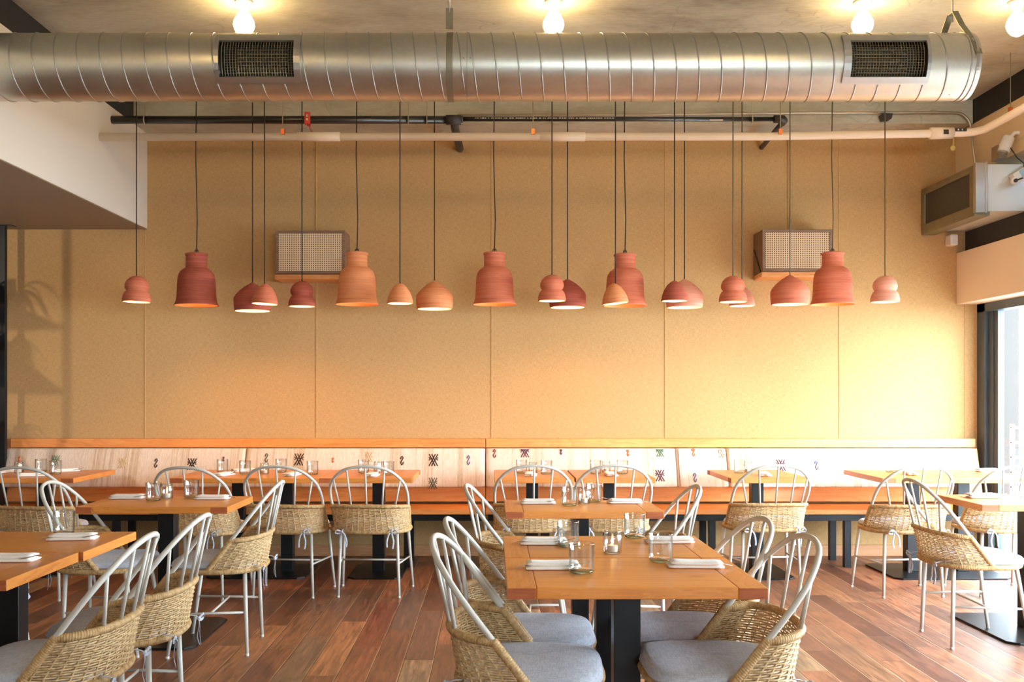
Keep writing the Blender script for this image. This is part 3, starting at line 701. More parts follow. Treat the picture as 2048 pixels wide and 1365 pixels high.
# ------------------------------------------------------------------ loudspeakers on shelves
def speaker(px0, px1, py0, py1, lab, side):
    Yf = 8.12; x0, x1 = X_at(px0, Yf), X_at(px1, Yf); z1, z0 = Z_at(py0, Yf), Z_at(py1, Yf)
    cxx = (x0+x1)/2; hw = (x1-x0)/2; h = z1-z0
    t = thing('wall_speaker', lab, 'speaker', (cxx, WY, z0), 0, 'cane-fronted wall speakers')
    d = WY-Yf
    MB().box(-hw, hw, -d+0.012, -0.002, 0.0, h).build('cabinet', 'walnut', t, bevel=0.003)
    b_ = 0.024
    MB().box(-hw, hw, -d, -d+0.012, h-b_, h).box(-hw, hw, -d, -d+0.012, 0, b_).box(-hw, -hw+b_, -d, -d+0.012, b_, h-b_).box(hw-b_, hw, -d, -d+0.012, b_, h-b_).build('front_frame', 'walnut', t, bevel=0.002)
    MB().box(-hw+b_, hw-b_, -d+0.004, -d+0.012, b_, h-b_).build('cane_panel', 'cane', t)
    MB().prism([(-hw-0.01, -d+0.0), (hw+0.01, -d+0.0), (hw-0.0, -0.002), (-hw+0.0, -0.002)], 'Z', -0.045, -0.003).build('shelf', 'speaker_shelf', t, bevel=0.008)
    s = 1 if side > 0 else -1
    MB().strip([(s*(hw+0.004), -0.03, h*0.62), (s*(hw+0.004), -d+0.05, 0.0)], 0.012, (0, 1, 0.1), 0.003).build('side_bracket', 'black_steel', t)
speaker(551, 690, 461, 548, 'cane-fronted speaker on a wooden shelf high on the wall, soffit side', 1)
speaker(1525, 1665, 459, 543, 'cane-fronted speaker on a wooden shelf high on the wall, window side', -1)

# ------------------------------------------------------------------ pendant lamps
def bell(h, w_):
    R = w_/2
    return [(0.02*R, h), (0.40*R, h*0.995), (0.50*R, h*0.985), (0.52*R, h*0.965), (0.485*R, h*0.945), (0.47*R, h*0.93), (0.475*R, h*0.80), (0.485*R, h*0.715), (0.58*R, h*0.69), (0.70*R, h*0.65), (0.785*R, h*0.59), (0.83*R, h*0.51), (0.85*R, h*0.40), (0.86*R, h*0.28), (0.875*R, h*0.17), (0.905*R, h*0.09), (0.95*R, h*0.035), (R, 0.0)]
def barrel(h, w_):
    R = w_/2
    return [(0.02*R, h), (0.08*R, h*0.985), (0.20*R, h*0.94), (0.45*R, h*0.84), (0.72*R, h*0.69), (0.90*R, h*0.555), (0.985*R, h*0.46), (R, h*0.42), (0.995*R, h*0.2), (0.96*R, 0.02*h), (0.95*R, 0.0)]
def gourd(h, w_):
    R = w_/2
    return [(0.02*R, h), (0.28*R, h*0.985), (0.52*R, h*0.92), (0.74*R, h*0.80), (0.84*R, h*0.67), (0.86*R, h*0.58), (0.80*R, h*0.48), (0.71*R, h*0.425), (0.83*R, h*0.37), (0.94*R, h*0.26), (R, h*0.12), (R, h*0.03), (0.985*R, 0.0)]
def dome(h, w_):
    R = w_/2
    return [(0.02*R, h), (0.10*R, h*0.99), (0.30*R, h*0.93), (0.55*R, h*0.78), (0.76*R, h*0.56), (0.91*R, h*0.32), (0.98*R, h*0.12), (R, 0.02*h), (0.99*R, 0.0)]
KIND = dict(bell=(bell, 0.395, 0.330), barrel=(barrel, 0.215, 0.278), gourd=(gourd, 0.190, 0.202), dome=(dome, 0.148, 0.192))
KN = dict(bell='bell-shaped', barrel='wide drum-domed', gourd='double-bulged', dome='small domed')
TN = dict(clay_dark='dark red', clay_red='red', clay_orange='orange', clay_pink='pale pink')
shade_mesh = {}
def pendant(kind, px, ytop, ybot, row, tone, lab, tilt=0.0):
    Y = 7.27 if row == 'f' else 7.52
    fn, h, w_ = KIND[kind]
    # bottom rim centre height: ybot is the lowest point of the rim seen
    z0 = Z_at(ybot-2.5, Y)
    t = thing('pendant_lamp', lab, 'pendant lamp', (X_at(px, Y), Y, z0), 0, 'terracotta pendant lamps over the bench')
    if (kind, tone) not in shade_mesh:
        o_ = fn(h, w_); th = 0.006
        s = MB().lathe(o_+[(o_[-1][0]-th, 0.0)], 40).build('shade', tone, t, smooth=True)
        inner = [(max(0.001, r-th), z-0.004 if z > 0.01 else z) for r, z in o_[::1]]
        i_ = MB().lathe(inner[::-1], 40).build('inner_lining', 'clay_in' if kind == 'bell' else 'pale_glow', s, smooth=True)
        zb = 0.05 if kind != 'bell' else 0.13
        bl = MB().lathe([(0, zb+0.055), (0.014, zb+0.05), (0.026, zb+0.02), (0.022, zb-0.005), (0, zb-0.018)], 12).build('bulb', 'shade_bulb', t, smooth=True)
        shade_mesh[(kind, tone)] = (s, i_, bl)
    else:
        s0, i0, b0 = shade_mesh[(kind, tone)]
        s = s0.copy(); COL.objects.link(s); s.parent = t
        i_ = i0.copy(); COL.objects.link(i_); i_.parent = s
        bl = b0.copy(); COL.objects.link(bl); bl.parent = t
    s.rotation_euler = (0, tilt, 0)
    if px in (505, 529):
        bl.data = bl.data.copy(); bl.data.materials[0] = M['hot_bulb']
    zc = 3.735-z0
    wob = 0.0 if kind != 'bell' else 0.006
    pts = [(0, 0, h-0.002), (wob, 0, h+0.25), (-wob, 0, h+(zc-h)*0.55), (0, 0, zc)]
    MB().tube(pts, 0.0042, 6).build('cord', 'cord_grey' if px > 1400 else 'cord_black', t, smooth=True)
    if kind == 'bell':
        MB().tube([(0.012*cos(a), 0, h+0.012+0.012*sin(a)) for a in [2*pi*k/14 for k in range(14)]], 0.0045, 6, closed=True).build('hanging_loop', 'tee_black', t)
    MB().lathe([(0, zc), (0.04, zc), (0.04, zc-0.02), (0.012, zc-0.03), (0, zc-0.03)], 16).build('ceiling_cap', 'tee_black', t)
P_ = [
 ('gourd', 273, 556, 607, 'f', 'clay_red', 'double-bulged terracotta lamp nearest the soffit, first of the row', 0.03),
 ('bell', 393, 505, 614, 'b', 'clay_dark', 'dark red bell lamp over the bench, nearest the soffit', 0),
 ('barrel', 505, 570, 625, 'b', 'clay_dark', 'dark red drum-domed lamp half behind a small domed lamp', 0),
 ('dome', 529, 570, 611, 'f', 'clay_red', 'small domed lamp in front of the dark drum-domed lamp', 0.05),
 ('gourd', 604, 567, 616, 'b', 'clay_dark', 'dark double-bulged lamp below the speaker on the soffit side', 0),
 ('bell', 714, 507, 612, 'b', 'clay_orange', 'bright orange bell lamp beside the speaker on the soffit side', 0),
 ('dome', 800, 571, 610, 'f', 'clay_orange', 'small domed lamp hanging alone between an orange bell and a drum lamp', 0),
 ('barrel', 869, 560, 621, 'b', 'clay_orange', 'orange drum-domed lamp hanging clear of its neighbours', 0),
 ('bell', 989, 507, 612, 'b', 'clay_red', 'red bell lamp in the middle of the row, overlapping no other lamp', 0),
 ('gourd', 1104, 553, 605, 'f', 'clay_red', 'double-bulged lamp in front of a dusky drum lamp', 0),
 ('barrel', 1135, 560, 618, 'b', 'clay_dark', 'dusky drum-domed lamp behind a double-bulged lamp', 0),
 ('dome', 1231, 569, 610, 'f', 'clay_orange', 'small orange domed lamp in front of a bell lamp', -0.10),
 ('bell', 1250, 512, 615, 'b', 'clay_red', 'red bell lamp partly hidden by a small orange domed lamp', 0),
 ('dome', 1349, 567, 605, 'f', 'clay_dark', 'small dusky domed lamp in front of a pale drum lamp', 0),
 ('barrel', 1369, 569, 618, 'b', 'clay_pink', 'pale drum-domed lamp half behind a dusky domed lamp', 0),
 ('gourd', 1466, 555, 607, 'f', 'clay_red', 'double-bulged lamp in front of a pale small dome', 0),
 ('dome', 1484, 582, 615, 'b', 'clay_pink', 'pale small domed lamp hanging lowest, behind a double-bulged lamp', 0),
 ('barrel', 1580, 555, 612, 'f', 'clay_red', 'red drum-domed lamp below the speaker on the window side', 0),
 ('bell', 1665, 509, 612, 'b', 'clay_red', 'red bell lamp nearest the window, beside a drum lamp', 0),
 ('gourd', 1770, 556, 607, 'f', 'clay_pink', 'pale double-bulged lamp nearest the window, last of the row', 0)]
for p in P_: pendant(*p)

# ------------------------------------------------------------------ bench along the wall
def bench(x0, x1, legs, lab):
    t = thing('bench', lab, 'bench', ((x0+x1)/2, 8.2, 0), 0, 'wooden wall benches')
    o = ((x0+x1)/2, 8.2, 0)
    xm0, xm1 = x0+0.002, x1-0.002
    MB().box(xm0, xm1, 8.335, 8.395, 0.912, 0.985).build('top_rail', 'bench_wood', t, org=o, bevel=0.003)
    MB().prism([(8.20, 0.475), (8.235, 0.475), (8.345, 0.905), (8.31, 0.905)], 'X', xm0, xm1).build('back_board', 'bench_wood', t, org=o, bevel=0.003)
    MB().box(xm0, xm1, 7.79, 8.28, 0.418, 0.455).build('seat_plank', 'bench_wood', t, org=o, bevel=0.003)
    fm = MB().box(xm0+0.02, xm1-0.02, 7.82, 7.87, 0.365, 0.417).box(xm0+0.02, xm1-0.02, 8.22, 8.26, 0.365, 0.417)
    for x in legs: fm.box(x-0.02, x+0.02, 7.87, 8.22, 0.365, 0.417)
    fm.build('seat_frame', 'black_steel', t, org=o, bevel=0.002)
    for x in legs:
        MB().box(x-0.026, x+0.026, 7.82, 7.87, 0.0, 0.364).build('leg', 'black_steel', t, org=o, bevel=0.002)
        MB().box(x-0.026, x+0.026, 8.16, 8.21, 0.0, 0.364).build('leg', 'black_steel', t, org=o, bevel=0.002)
bench(-4.02, X_at(971, 8.3), (-3.85, -2.95, -1.85, -0.668), 'orange fir wall bench on black legs, shelf side of the room')
bench(X_at(971, 8.3)+0.002, 4.03, (0.42, 1.72, 2.78, 3.9), 'orange fir wall bench on black legs, window side of the room')
# back cushions
def cush_y(z): return 8.15+(z-0.60)/0.305*0.115
def motif_hatch(m, cx_, cz, w_, h_, t_=0.0045, cut=None):
    def P(u, v): 
        z = cz+v*h_/2
        if cut and z > cut: z = cut
        return (cx_+u*w_/2, cush_y(z)-0.0215, z)
    for dx_ in (-0.27, 0.27):
        for a, b_ in (((dx_-0.66, -0.95), (dx_+0.66, 0.95)), ((dx_-0.66, 0.95), (dx_+0.66, -0.95))):
            m.tube([P(a[0]+(b_[0]-a[0])*k/4, a[1]+(b_[1]-a[1])*k/4) for k in range(5)], t_, 6)
    for sx_ in (-1, 1):
        m.tube([P(sx_*0.98, 0.42), P(sx_*0.62, 0.18), P(sx_*0.98, -0.05)], t_, 6)
def motif_s(m, cx_, cz, w_, h_, t_=0.0055):
    P = lambda u, v: (cx_+u*w_/2, cush_y(cz+v*h_/2)-0.0215, cz+v*h_/2)
    pts = [(-0.65, 0.35), (-0.45, 0.75), (0.05, 1.0), (0.6, 0.6), (-0.6, -0.45), (-0.05, -1.0), (0.5, -0.75), (0.65, -0.3)]
    m.tube([P(*p) for p in pts], t_*0.85, 6)
MOT = [('h', 384, 929, 1, 'black'), ('h', 598, 920, 1.05, 'black'), ('h', 867, 921, 1.05, 'black'), ('h', 866, 966, 0.95, 'darkgreen'), ('h', 1050, 905, 0.95, 'purple'), ('h', 1320, 905, 0.85, 'green'), ('h', 1320, 951, 1.0, 'purple'),
       ('h', 1562, 931, 1.0, 'purple'), ('h', 111, 922, 0.9, 'green'), ('h', 1444, 907, 0.8, 'sage'), ('h', 245, 927, 0.9, 'tan'), ('h', 738, 915, 0.85, 'tan'), ('s', 312, 927, 1, 'black'), ('s', 533, 917, 1, 'darkgreen'), ('s', 804, 922, 1, 'black'),
       ('s', 937, 921, 1.05, 'blue'), ('s', 989, 908, 0.95, 'brown'), ('s', 1122, 905, 0.6, 'purple'), ('s', 1256, 907, 0.7, 'orange'), ('s', 1387, 906, 0.9, 'orange'), ('s', 1390, 955, 1.0, 'blue'), ('s', 1633, 931, 1.0, 'blue'), ('s', 666, 921, 0.55, 'orange'),
       ('s', 39, 919, 0.6, 'orange'), ('s', 447, 919, 0.5, 'brown')]
CU = [(2, 486.5, 'patterned back cushion at the shelf end of the bench'), (488.5, 970, 'patterned back cushion with bold black crosses, second from the shelf'),
      (972, 1354, 'patterned back cushion in the middle of the bench behind the close-set tables'), (1355, 1456, 'narrow back cushion with orange and blue hooks beside a magenta stripe'), (1458, 1948, 'long back cushion at the window end of the bench')]
for p0, p1, lab in CU:
    x0, x1 = X_at(p0, 8.17), X_at(p1, 8.17)
    if p1 > 1900: x1 = 3.98
    t = thing('back_cushion', lab, 'cushion', ((x0+x1)/2, 8.15, 0.60), 0, 'kilim back cushions on the bench'); o = ((x0+x1)/2, 8.15, 0.60)
    m = MB(); nx = 24; rows = []
    z0, z1, th = 0.597, 0.908, 0.022
    # rounded slab: outline in YZ slanted, puffed a little, ends pulled in
    sec = []
    for k in range(28):
        a = 2*pi*k/28; ca, sa = cos(a), sin(a)
        u = (abs(ca)**0.35)*(1 if ca >= 0 else -1); v_ = (abs(sa)**0.18)*(1 if sa >= 0 else -1)
        z = (z0+z1)/2+v_*(z1-z0)/2; y = cush_y(z)+0.022-u*0.043 if u > 0 else cush_y(z)+0.022-u*0.022
        sec.append((y, z, u, v_))
    cz = (z0+z1)/2; vs = []; fs = []
    ends = [0.0, 0.004, 0.012, 0.024, 0.045]
    L_ = x1-x0; xx = ends+[0.045+(L_-0.09)*k/6 for k in range(1, 6)]+[L_-e for e in ends[::-1]]
    for q, xq in enumerate(xx):
        e_ = min(xq, L_-xq); s = 1.0 if e_ >= 0.045 else (0.86+0.14*sqrt(max(0, 1-(1-e_/0.045)**2)))
        for (y, z, u, v_) in sec:
            yc = cush_y(cz)+0.022
            vs.append((x0+xq, (y-cush_y(z)-0.022)*s**3+cush_y(z)+0.022, cz+(z-cz)*(s*0.35+0.65)))
    n = 28
    for q in range(len(xx)-1):
        for k in range(n): fs.append((q*n+k, q*n+(k+1) % n, (q+1)*n+(k+1) % n, (q+1)*n+k))
    fs.append(tuple(range(n-1, -1, -1))); fs.append(tuple((len(xx)-1)*n+k for k in range(n)))
    m.add(vs, fs); m.build('cushion_cover', 'kilim', t, smooth=True, org=o)
    for kd, px, py, s_, colr in MOT:
        if p0 < px < p1:
            z = Z_at(py, 8.2); x = X_at(px, cush_y(z)-0.02)
            mm = MB()
            if kd == 'h': motif_hatch(mm, x, z, 0.072*s_, 0.095*s_, 0.0042 if colr in ('black', 'purple') else 0.0035, cut=0.9)
            else: motif_s(mm, x, z, 0.034*s_, 0.072*s_)
            mm.build('woven_motif', 'yarn_'+colr, t, org=o, smooth=True)
    if p0 == 1355:
        MB().strip([(x0+0.016, cush_y(0.61)-0.0215, 0.61), (x0+0.016, cush_y(0.9)-0.0215, 0.9)], 0.002, (1, 0, 0), 0.0015).build('woven_stripe', 'yarn_purple', t, org=o)

# ------------------------------------------------------------------ tables
TOPZ, TT = 0.75, 0.037
def table(cx_, cy, lab, w_=0.82, d=0.57, rz=0.0, posts=((0, 0),), plate=(0.50, 0.74), group='fir-topped black-based dining tables'):
    t = thing('dining_table', lab, 'table', (cx_, cy, 0), rz, group)
    e = 0.092; hw, hd = w_/2, d/2
    tp = MB().box(-hw+e+0.0004, hw-e-0.0004, -hd, hd, TOPZ-TT, TOPZ).build('tabletop', 'table_wood', t, bevel=0.004)
    for s in (-1, 1):
        a, b_ = sorted((s*(hw-e), s*hw))
        bb = MB().box(a, b_, -hd, hd, TOPZ-TT, TOPZ).build('end_board', 'table_end', tp, bevel=0.0025)
        for s2 in (-1, 1):
            ya, yb = sorted((s2*hd, s2*(hd+0.0008)))
            MB().box(a+0.002, b_-0.002, ya, yb, TOPZ-TT+0.002, TOPZ-0.002).build('end_grain', 'end_grain', tp)
    for q in posts:
        MB().box(q[0]-0.045, q[0]+0.045, q[1]-0.045, q[1]+0.045, 0.012, TOPZ-TT-0.008).build('post', 'black_steel', t, bevel=0.003)
    fm = MB().box(-hw*0.72, hw*0.72, -0.03, 0.03, TOPZ-TT-0.008, TOPZ-TT)
    for q in posts: fm.box(q[0]-0.03, q[0]+0.03, -hd*0.8, hd*0.8, TOPZ-TT-0.0075, TOPZ-TT)
    fm.build('mounting_plate', 'black_steel', t)
    a, b_ = plate[0]/2, plate[1]/2; c = 0.05
    MB().prism([(-a+c, -b_), (a-c, -b_), (a, -b_+c), (a, b_-c), (a-c, b_), (-a+c, b_), (-a, b_-c), (-a, -b_+c)], 'Z', 0.0, 0.013).build('base_plate', 'black_steel', t, bevel=0.002)
    return t
B90 = pi/2
table(0.456, 3.4245, 'nearest fir table of the joined pair in the middle of the room', plate=(0.5, 0.50))
table(0.456, 4.0035, 'second fir table of the joined middle pair, behind the nearest one', plate=(0.5, 0.50))
table(0.477, 5.45, 'single fir table in the middle row between the joined pair and the bench')
table(-1.836, 5.665, 'single fir table of the middle row on the shelf side, candle among its glasses')
table(-2.00, 3.558, 'fir table cut by the lower corner of the picture, nearest on the shelf side', plate=(0.5, 0.50))
table(-1.985, 4.137, 'fir table joined behind the nearest one on the shelf side, holding one tumbler', plate=(0.5, 0.50))
table(3.095, 5.77, 'fir table of the middle row by the window, napkin at its corner', plate=(0.60, 0.76))
BT = 7.62
table(-3.605, BT, 'wide bench-side table at the shelf end of the row', w_=1.16, d=0.80, posts=((-0.186, 0), (0.19, 0)), plate=(0.73, 0.5))
table(-1.745, BT, 'wide bench-side table with two posts, three chairs away from the middle pair', w_=1.17, d=0.80, posts=((-0.186, 0), (0.186, 0)), plate=(0.73, 0.6))
table(-0.865, BT, 'narrow bench-side table directly beside the wide two-post table', w_=0.80, d=0.57, rz=B90, plate=(0.62, 0.40))
table(0.302, BT, 'narrow bench-side table of the close-set pair, shelf side', w_=0.80, d=0.575, rz=B90, plate=(0.62, 0.40))
table(0.890, BT, 'narrow bench-side table of the close-set pair, window side', w_=0.80, d=0.575, rz=B90, plate=(0.62, 0.40))
table(2.010, BT, 'narrow bench-side table standing alone between the pair and the window table', w_=0.80, d=0.575, rz=B90, plate=(0.66, 0.42))
table(3.375, BT, 'wide bench-side table beside the window, washed out by daylight', w_=1.12, d=0.80, posts=((-0.186, 0), (0.196, 0)), plate=(0.86, 0.66))

# ------------------------------------------------------------------ chairs
def superel(a, b_, n, t):
    c, s = cos(t), sin(t)
    return (a*(abs(c)**(2/n))*(1 if c >= 0 else -1), b_*(abs(s)**(2/n))*(1 if s >= 0 else -1))
def resample(pts, n, closed=False):
    P = [Vector(p) for p in pts]
    if closed: P = P+[P[0]]
    d = [0]
    for i in range(1, len(P)): d.append(d[-1]+(P[i]-P[i-1]).length)
    out = []; j = 0
    for k in range(n):
        s = d[-1]*k/(n if closed else n-1)
        while j < len(P)-2 and d[j+1] < s: j += 1
        u = 0 if d[j+1] == d[j] else (s-d[j])/(d[j+1]-d[j]); out.append(P[j].lerp(P[j+1], min(1, max(0, u))))
    return out
def smooth_path(pts, n):    # Catmull-Rom
    P = [Vector(p) for p in pts]; P = [P[0]*2-P[1]]+P+[P[-1]*2-P[-2]]; out = []
    for i in range(1, len(P)-2):
        for k in range(n):
            u = k/n; p0, p1, p2, p3 = P[i-1:i+3]
            out.append(0.5*((2*p1)+(p2-p0)*u+(2*p0-5*p1+4*p2-p3)*u*u+(3*p1-p0-3*p2+p3)*u**3))
    out.append(P[-2]); return out
RZ = 0.443
def ring_pt(t):   # full seat ring, t angle
    x, y = superel(0.255, 0.2325, 2.6, t); return Vector((x, y+0.0475, RZ))
def hoop_y(z): return 0.07-0.34*(z-RZ)/0.441
hp = [(0.249, 0.443), (0.253, 0.52), (0.256, 0.603), (0.259, 0.66), (0.257, 0.71), (0.247, 0.755), (0.228, 0.79), (0.185, 0.835), (0.135, 0.864), (0.07, 0.880), (0.0, 0.885)]
hp = hp+[(-x, z) for x, z in hp[-2::-1]]
def make_chair(lab):
    t = thing('rattan_chair', lab, 'chair', (0, 0, 0), 0, 'rattan-backed white metal chairs')
    # hoop
    H = smooth_path([(x, hoop_y(z), z) for x, z in hp], 6)
    MB().tube(H, 0.0100, 10).build('back_hoop', 'chair_paint', t, smooth=True)
    # top rim curve and bottom curve
    def curve(a, y0, yr, z, zr, n=60, ex=2.5):
        pts = []
        for k in range(n+1):
            tt = -pi*k/n; x, y = superel(a, y0-yr, ex, tt)
            f = (y0-(y+y0))/(y0-yr); pts.append(Vector((x, y+y0, z+(zr-z)*f)))
        return pts
    TOPC = resample(curve(0.256, -0.053, -0.212, 0.603, 0.618), 81)
    BOTC = resample([Vector((0.2515, 0.068, RZ+0.008))]+[p+Vector((0, 0, 0.008)) for p in curve(0.253, 0.035, -0.184, RZ, RZ, 60, 2.6)]+[Vector((-0.2515, 0.068, RZ+0.008))], 81)
    def wr(R, p_=0.0078, d=0.0024): return lambda s, a: R+d*abs(sin(pi*(s/p_-a/(2*pi))))
    def fine(pts, closed=False, step=0.0023):
        P = list(pts); ln = sum((P[i+1]-P[i]).length for i in range(len(P)-1)); return resample(P, int(ln/step), closed)
    MB().tube(fine(TOPC), 0.012, 8, rfun=wr(0.0122)).build('back_rim', 'cord_wrap', t, smooth=True)
    ringp = [ring_pt(2*pi*k/120) for k in range(120)]
    MB().tube(fine(ringp+[ringp[0]])[:-1], 0.012, 8, closed=True, rfun=wr(0.0125)).build('seat_ring', 'cord_wrap', t, smooth=True)
    for s in (-1, 1):
        a = Vector((s*0.2495, 0.07, RZ)); b_ = Vector((s*0.2565, hoop_y(0.607), 0.607))
        MB().tube(fine([a, b_]), 0.013, 8, rfun=wr(0.0130)).build('side_wrap', 'cord_wrap', t, smooth=True)
    # wicker
    wk = MB(); rows = 19
    rnd = random.Random(3)
    for r in range(rows):
        v_ = 0.03+0.90*r/(rows-1); path = []
        for k in range(81):
            p = BOTC[k].lerp(TOPC[k], v_)
            q = BOTC[min(80, k+1)].lerp(TOPC[min(80, k+1)], v_)-BOTC[max(0, k-1)].lerp(TOPC[max(0, k-1)], v_); q.z = 0; q.normalize(); nrm = Vector((q.y, -q.x, 0))
            off_ = 0.0030*sin(2*pi*k/8+pi*(r % 2)) if k not in (0, 80) else 0
            path.append(p+nrm*off_+Vector((0, 0, rnd.uniform(-0.0007, 0.0007))))
        wk.tube(path, 0.0036, 5, cap=False)
    for k in range(2, 80, 4):
        a = BOTC[k]+Vector((0, 0, -0.018)); wk.tube([a, BOTC[k].lerp(TOPC[k], 0.5), TOPC[k]], 0.0034, 5, cap=False)
    wk.build('wicker_back', 'cord', t, smooth=True)
    # spindles
    def rim_at(x):
        best = min(TOPC[2:-2], key=lambda p: abs(p.x-x)); return best
    def hoop_at(x):
        c = [p for p in H if p.z > 0.70]; return min(c, key=lambda p: abs(p.x-x))
    for xb, xt in ((-0.185, -0.222), (-0.10, -0.122), (0.0, 0.0), (0.10, 0.122), (0.185, 0.222)):
        a, b_ = rim_at(xb), hoop_at(xt)
        MB().tube([a, b_], [0.0066, 0.0062], 8).tube([a-Vector((0, 0, 0.006)), a+Vector((0, 0, 0.012))], [0.012, 0.008], 8).build('spindle', 'chair_paint', t, smooth=True)
    for s in (-1, 1):
        for (tx, ty, fx_, fy_) in ((0.188, -0.112, 0.204, -0.127), (0.222, 0.200, 0.248, 0.268)):
            m = MB().tube([(s*tx, ty, RZ-0.006), (s*fx_, fy_, 0.012)], [0.0115, 0.0095], 10); m.tube([(s*fx_, fy_, 0.014), (s*fx_, fy_, 0.0)], 0.0105, 10)
            m.build('leg', 'chair_paint', t, smooth=True)
    lp = lambda s, z, fr: Vector((s*((0.188 if fr == 0 else 0.222)+((0.016 if fr == 0 else 0.026))*(1-z/0.437)), ((-0.112-0.015*(1-z/0.437)) if fr == 0 else (0.200+0.068*(1-z/0.437))), z))
    mids = []
    for s in (-1, 1):
        a, b_ = lp(s, 0.225, 0), lp(s, 0.225, 1); mids.append((a+b_)/2)
        MB().tube([a, b_], 0.0065, 8).build('stretcher', 'chair_paint', t, smooth=True)
    MB().tube(mids, 0.0065, 8).build('stretcher', 'chair_paint', t, smooth=True)
    # seat
    sp_ = MB(); rr = [ring_pt(2*pi*k/48) for k in range(48)]
    sp_.add([(p.x*0.97, (p.y-0.0475)*0.97+0.0475, RZ-0.003) for p in rr]+[(p.x*0.97, (p.y-0.0475)*0.97+0.0475, RZ+0.004) for p in rr], [tuple(range(47, -1, -1)), tuple(range(48, 96))]+[(k, (k+1) % 48, 48+(k+1) % 48, 48+k) for k in range(48)])
    sp_.build('seat', 'seat_weave', t)
    cu = MB(); prof = [(0, 0.449), (0.6, 0.449), (0.93, 0.449), (0.98, 0.456), (1.0, 0.468), (1.010, 0.4715), (1.010, 0.4755), (1.0, 0.479), (0.99, 0.494), (0.955, 0.508), (0.88, 0.517), (0.72, 0.523), (0.45, 0.527), (0.2, 0.528), (0, 0.528)]
    seg = 56; vs = []; fs = []
    for s, z in prof:
        for k in range(seg):
            x, y = superel(0.238, 0.228, 4.2, 2*pi*k/seg)
            tap = 1.0-0.07*max(0, -y/0.228)
            vs.append((x*s*tap, y*s+0.056, 0.4475+(z-0.449)*0.66+0.002*sin(9*x+3*y)*(1 if 0.48 < z else 0)))
    for i in range(len(prof)-1):
        for k in range(seg): fs.append((i*seg+k, i*seg+(k+1) % seg, (i+1)*seg+(k+1) % seg, (i+1)*seg+k))
    cu.add(vs, fs); c = cu.build('seat_cushion', 'grey_cloth', t, smooth=True)
    for s in (-1, 1):
        x, y = s*0.165, -0.180; m = MB()
        m.strip(smooth_path([(x, y+0.02, 0.462), (x, y-0.018, 0.455), (x+s*0.004, y-0.026, 0.425), (x+s*0.012, y-0.024, 0.385), (x+s*0.006, y-0.030, 0.34)], 4), 0.006, (1, 0.3, 0), 0.0010)
        m.strip(smooth_path([(x, y-0.020, 0.45), (x-s*0.02, y-0.030, 0.43), (x-s*0.032, y-0.026, 0.385), (x-s*0.03, y-0.034, 0.35)], 4), 0.006, (1, 0.3, 0), 0.0010)
        m.strip(smooth_path([(x, y-0.02, 0.447), (x+s*0.028, y-0.034, 0.462), (x+s*0.045, y-0.030, 0.445), (x+s*0.02, y-0.026, 0.438), (x, y-0.02, 0.447)], 4), 0.005, (0, 0.2, 1), 0.0010)
        m.tube([(x-0.008, y-0.022, 0.449), (x+0.008, y-0.024, 0.449)], 0.007, 8)
        m.build('tie', 'grey_cloth', c, smooth=True)
    return t
# apex (x, y) of hoop in the photograph -> chair centre; local forward is +Y, rz turns it
def chair_pose(px, py, rz, off=None):
    Y = F*(CH-0.885-0.006)/(py-VY+0.0); 
    X = X_at(px, Y); return X - (-0.27)*(-sin(rz)), Y - (-0.27)*cos(rz)
A, R_, Lf = 0.0, -pi/2, pi/2       # facing the wall, facing +X, facing -X
CHS = [  # centre X, centre Y, rz, label
 (None, 868, 1071, R_-0.07, 'nearest chair on the shelf side of the joined middle tables'),
 (None, 892, 1037, R_-0.02, 'second chair on the shelf side of the joined middle tables, behind the nearest'),
 (None, 932, 969.5, R_-0.06, 'chair on the shelf side of the single middle-row table'),
 (None, 1620, 1071.5, Lf+0.01, 'nearest chair on the window side of the joined middle tables'),
 (None, 1530, 1036, Lf+0.02, 'second chair on the window side of the joined middle tables, behind the nearest'),
 (None, 1396, 971, Lf-0.02, 'chair on the window side of the single middle-row table'),
 (None, 300, 1068, Lf+0.05, 'nearest chair at the joined tables on the shelf side, back toward the room'),
 (None, 409, 1029, Lf+0.02, 'chair behind the nearest one at the shelf-side joined tables'),
 (None, 563, 962, Lf+0.04, 'chair on the room side of the shelf-side middle-row table'),
 (None, 97, 963, R_+0.06, 'chair with its back to the shelf at the shelf-side middle-row table'),
 (None, 1820, 958, R_-0.03, 'chair facing the window-side middle-row table, its four legs in clear view'),
 (3.36, 5.60, None, Lf, 'chair mostly out of view beyond the window-side middle-row table'),
 (-2.31, 4.24, None, R_, 'chair mostly out of view with its seat rim beside the black post, shelf side'),
 (None, 34, 934, A-0.10, 'chair facing the bench table at the shelf end, cut by the picture edge'),
 (None, 366, 934, A-0.16, 'chair facing the wide two-post bench table, half behind the middle-row table'),
 (None, 552, 932, A-0.10, 'chair facing the wide two-post bench table, overlapped by a side-on chair'),
 (None, 730, 932, A-0.04, 'chair facing the narrow bench table, seen whole from behind'),
 (None, 1068, 930.5, A, 'chair facing the close-set bench pair, shelf side one'),
 (None, 1231, 930, A-0.01, 'chair facing the close-set bench pair, window side one'),
 (None, 1557, 930, A+0.06, 'chair facing the lone narrow bench table, seat turned toward the middle'),
 (None, 1848, 932, A+0.07, 'chair facing the window bench table, behind a side-on chair'),
 (None, 2046, 931, A+0.06, 'chair facing the window bench table, in front of the glass'),
]
c0 = None
for it in CHS:
    if it[0] is None: x, y = chair_pose(it[1], it[2], it[3]); rz = it[3]; lab = it[4]
    else: x, y, rz, lab = it[0], it[1], it[3], it[4]
    if c0 is None:
        c0 = make_chair(lab); c0.location = (x, y, 0); c0.rotation_euler = (0, 0, rz)
    else: dup(c0, (x, y, 0), rz, lab)

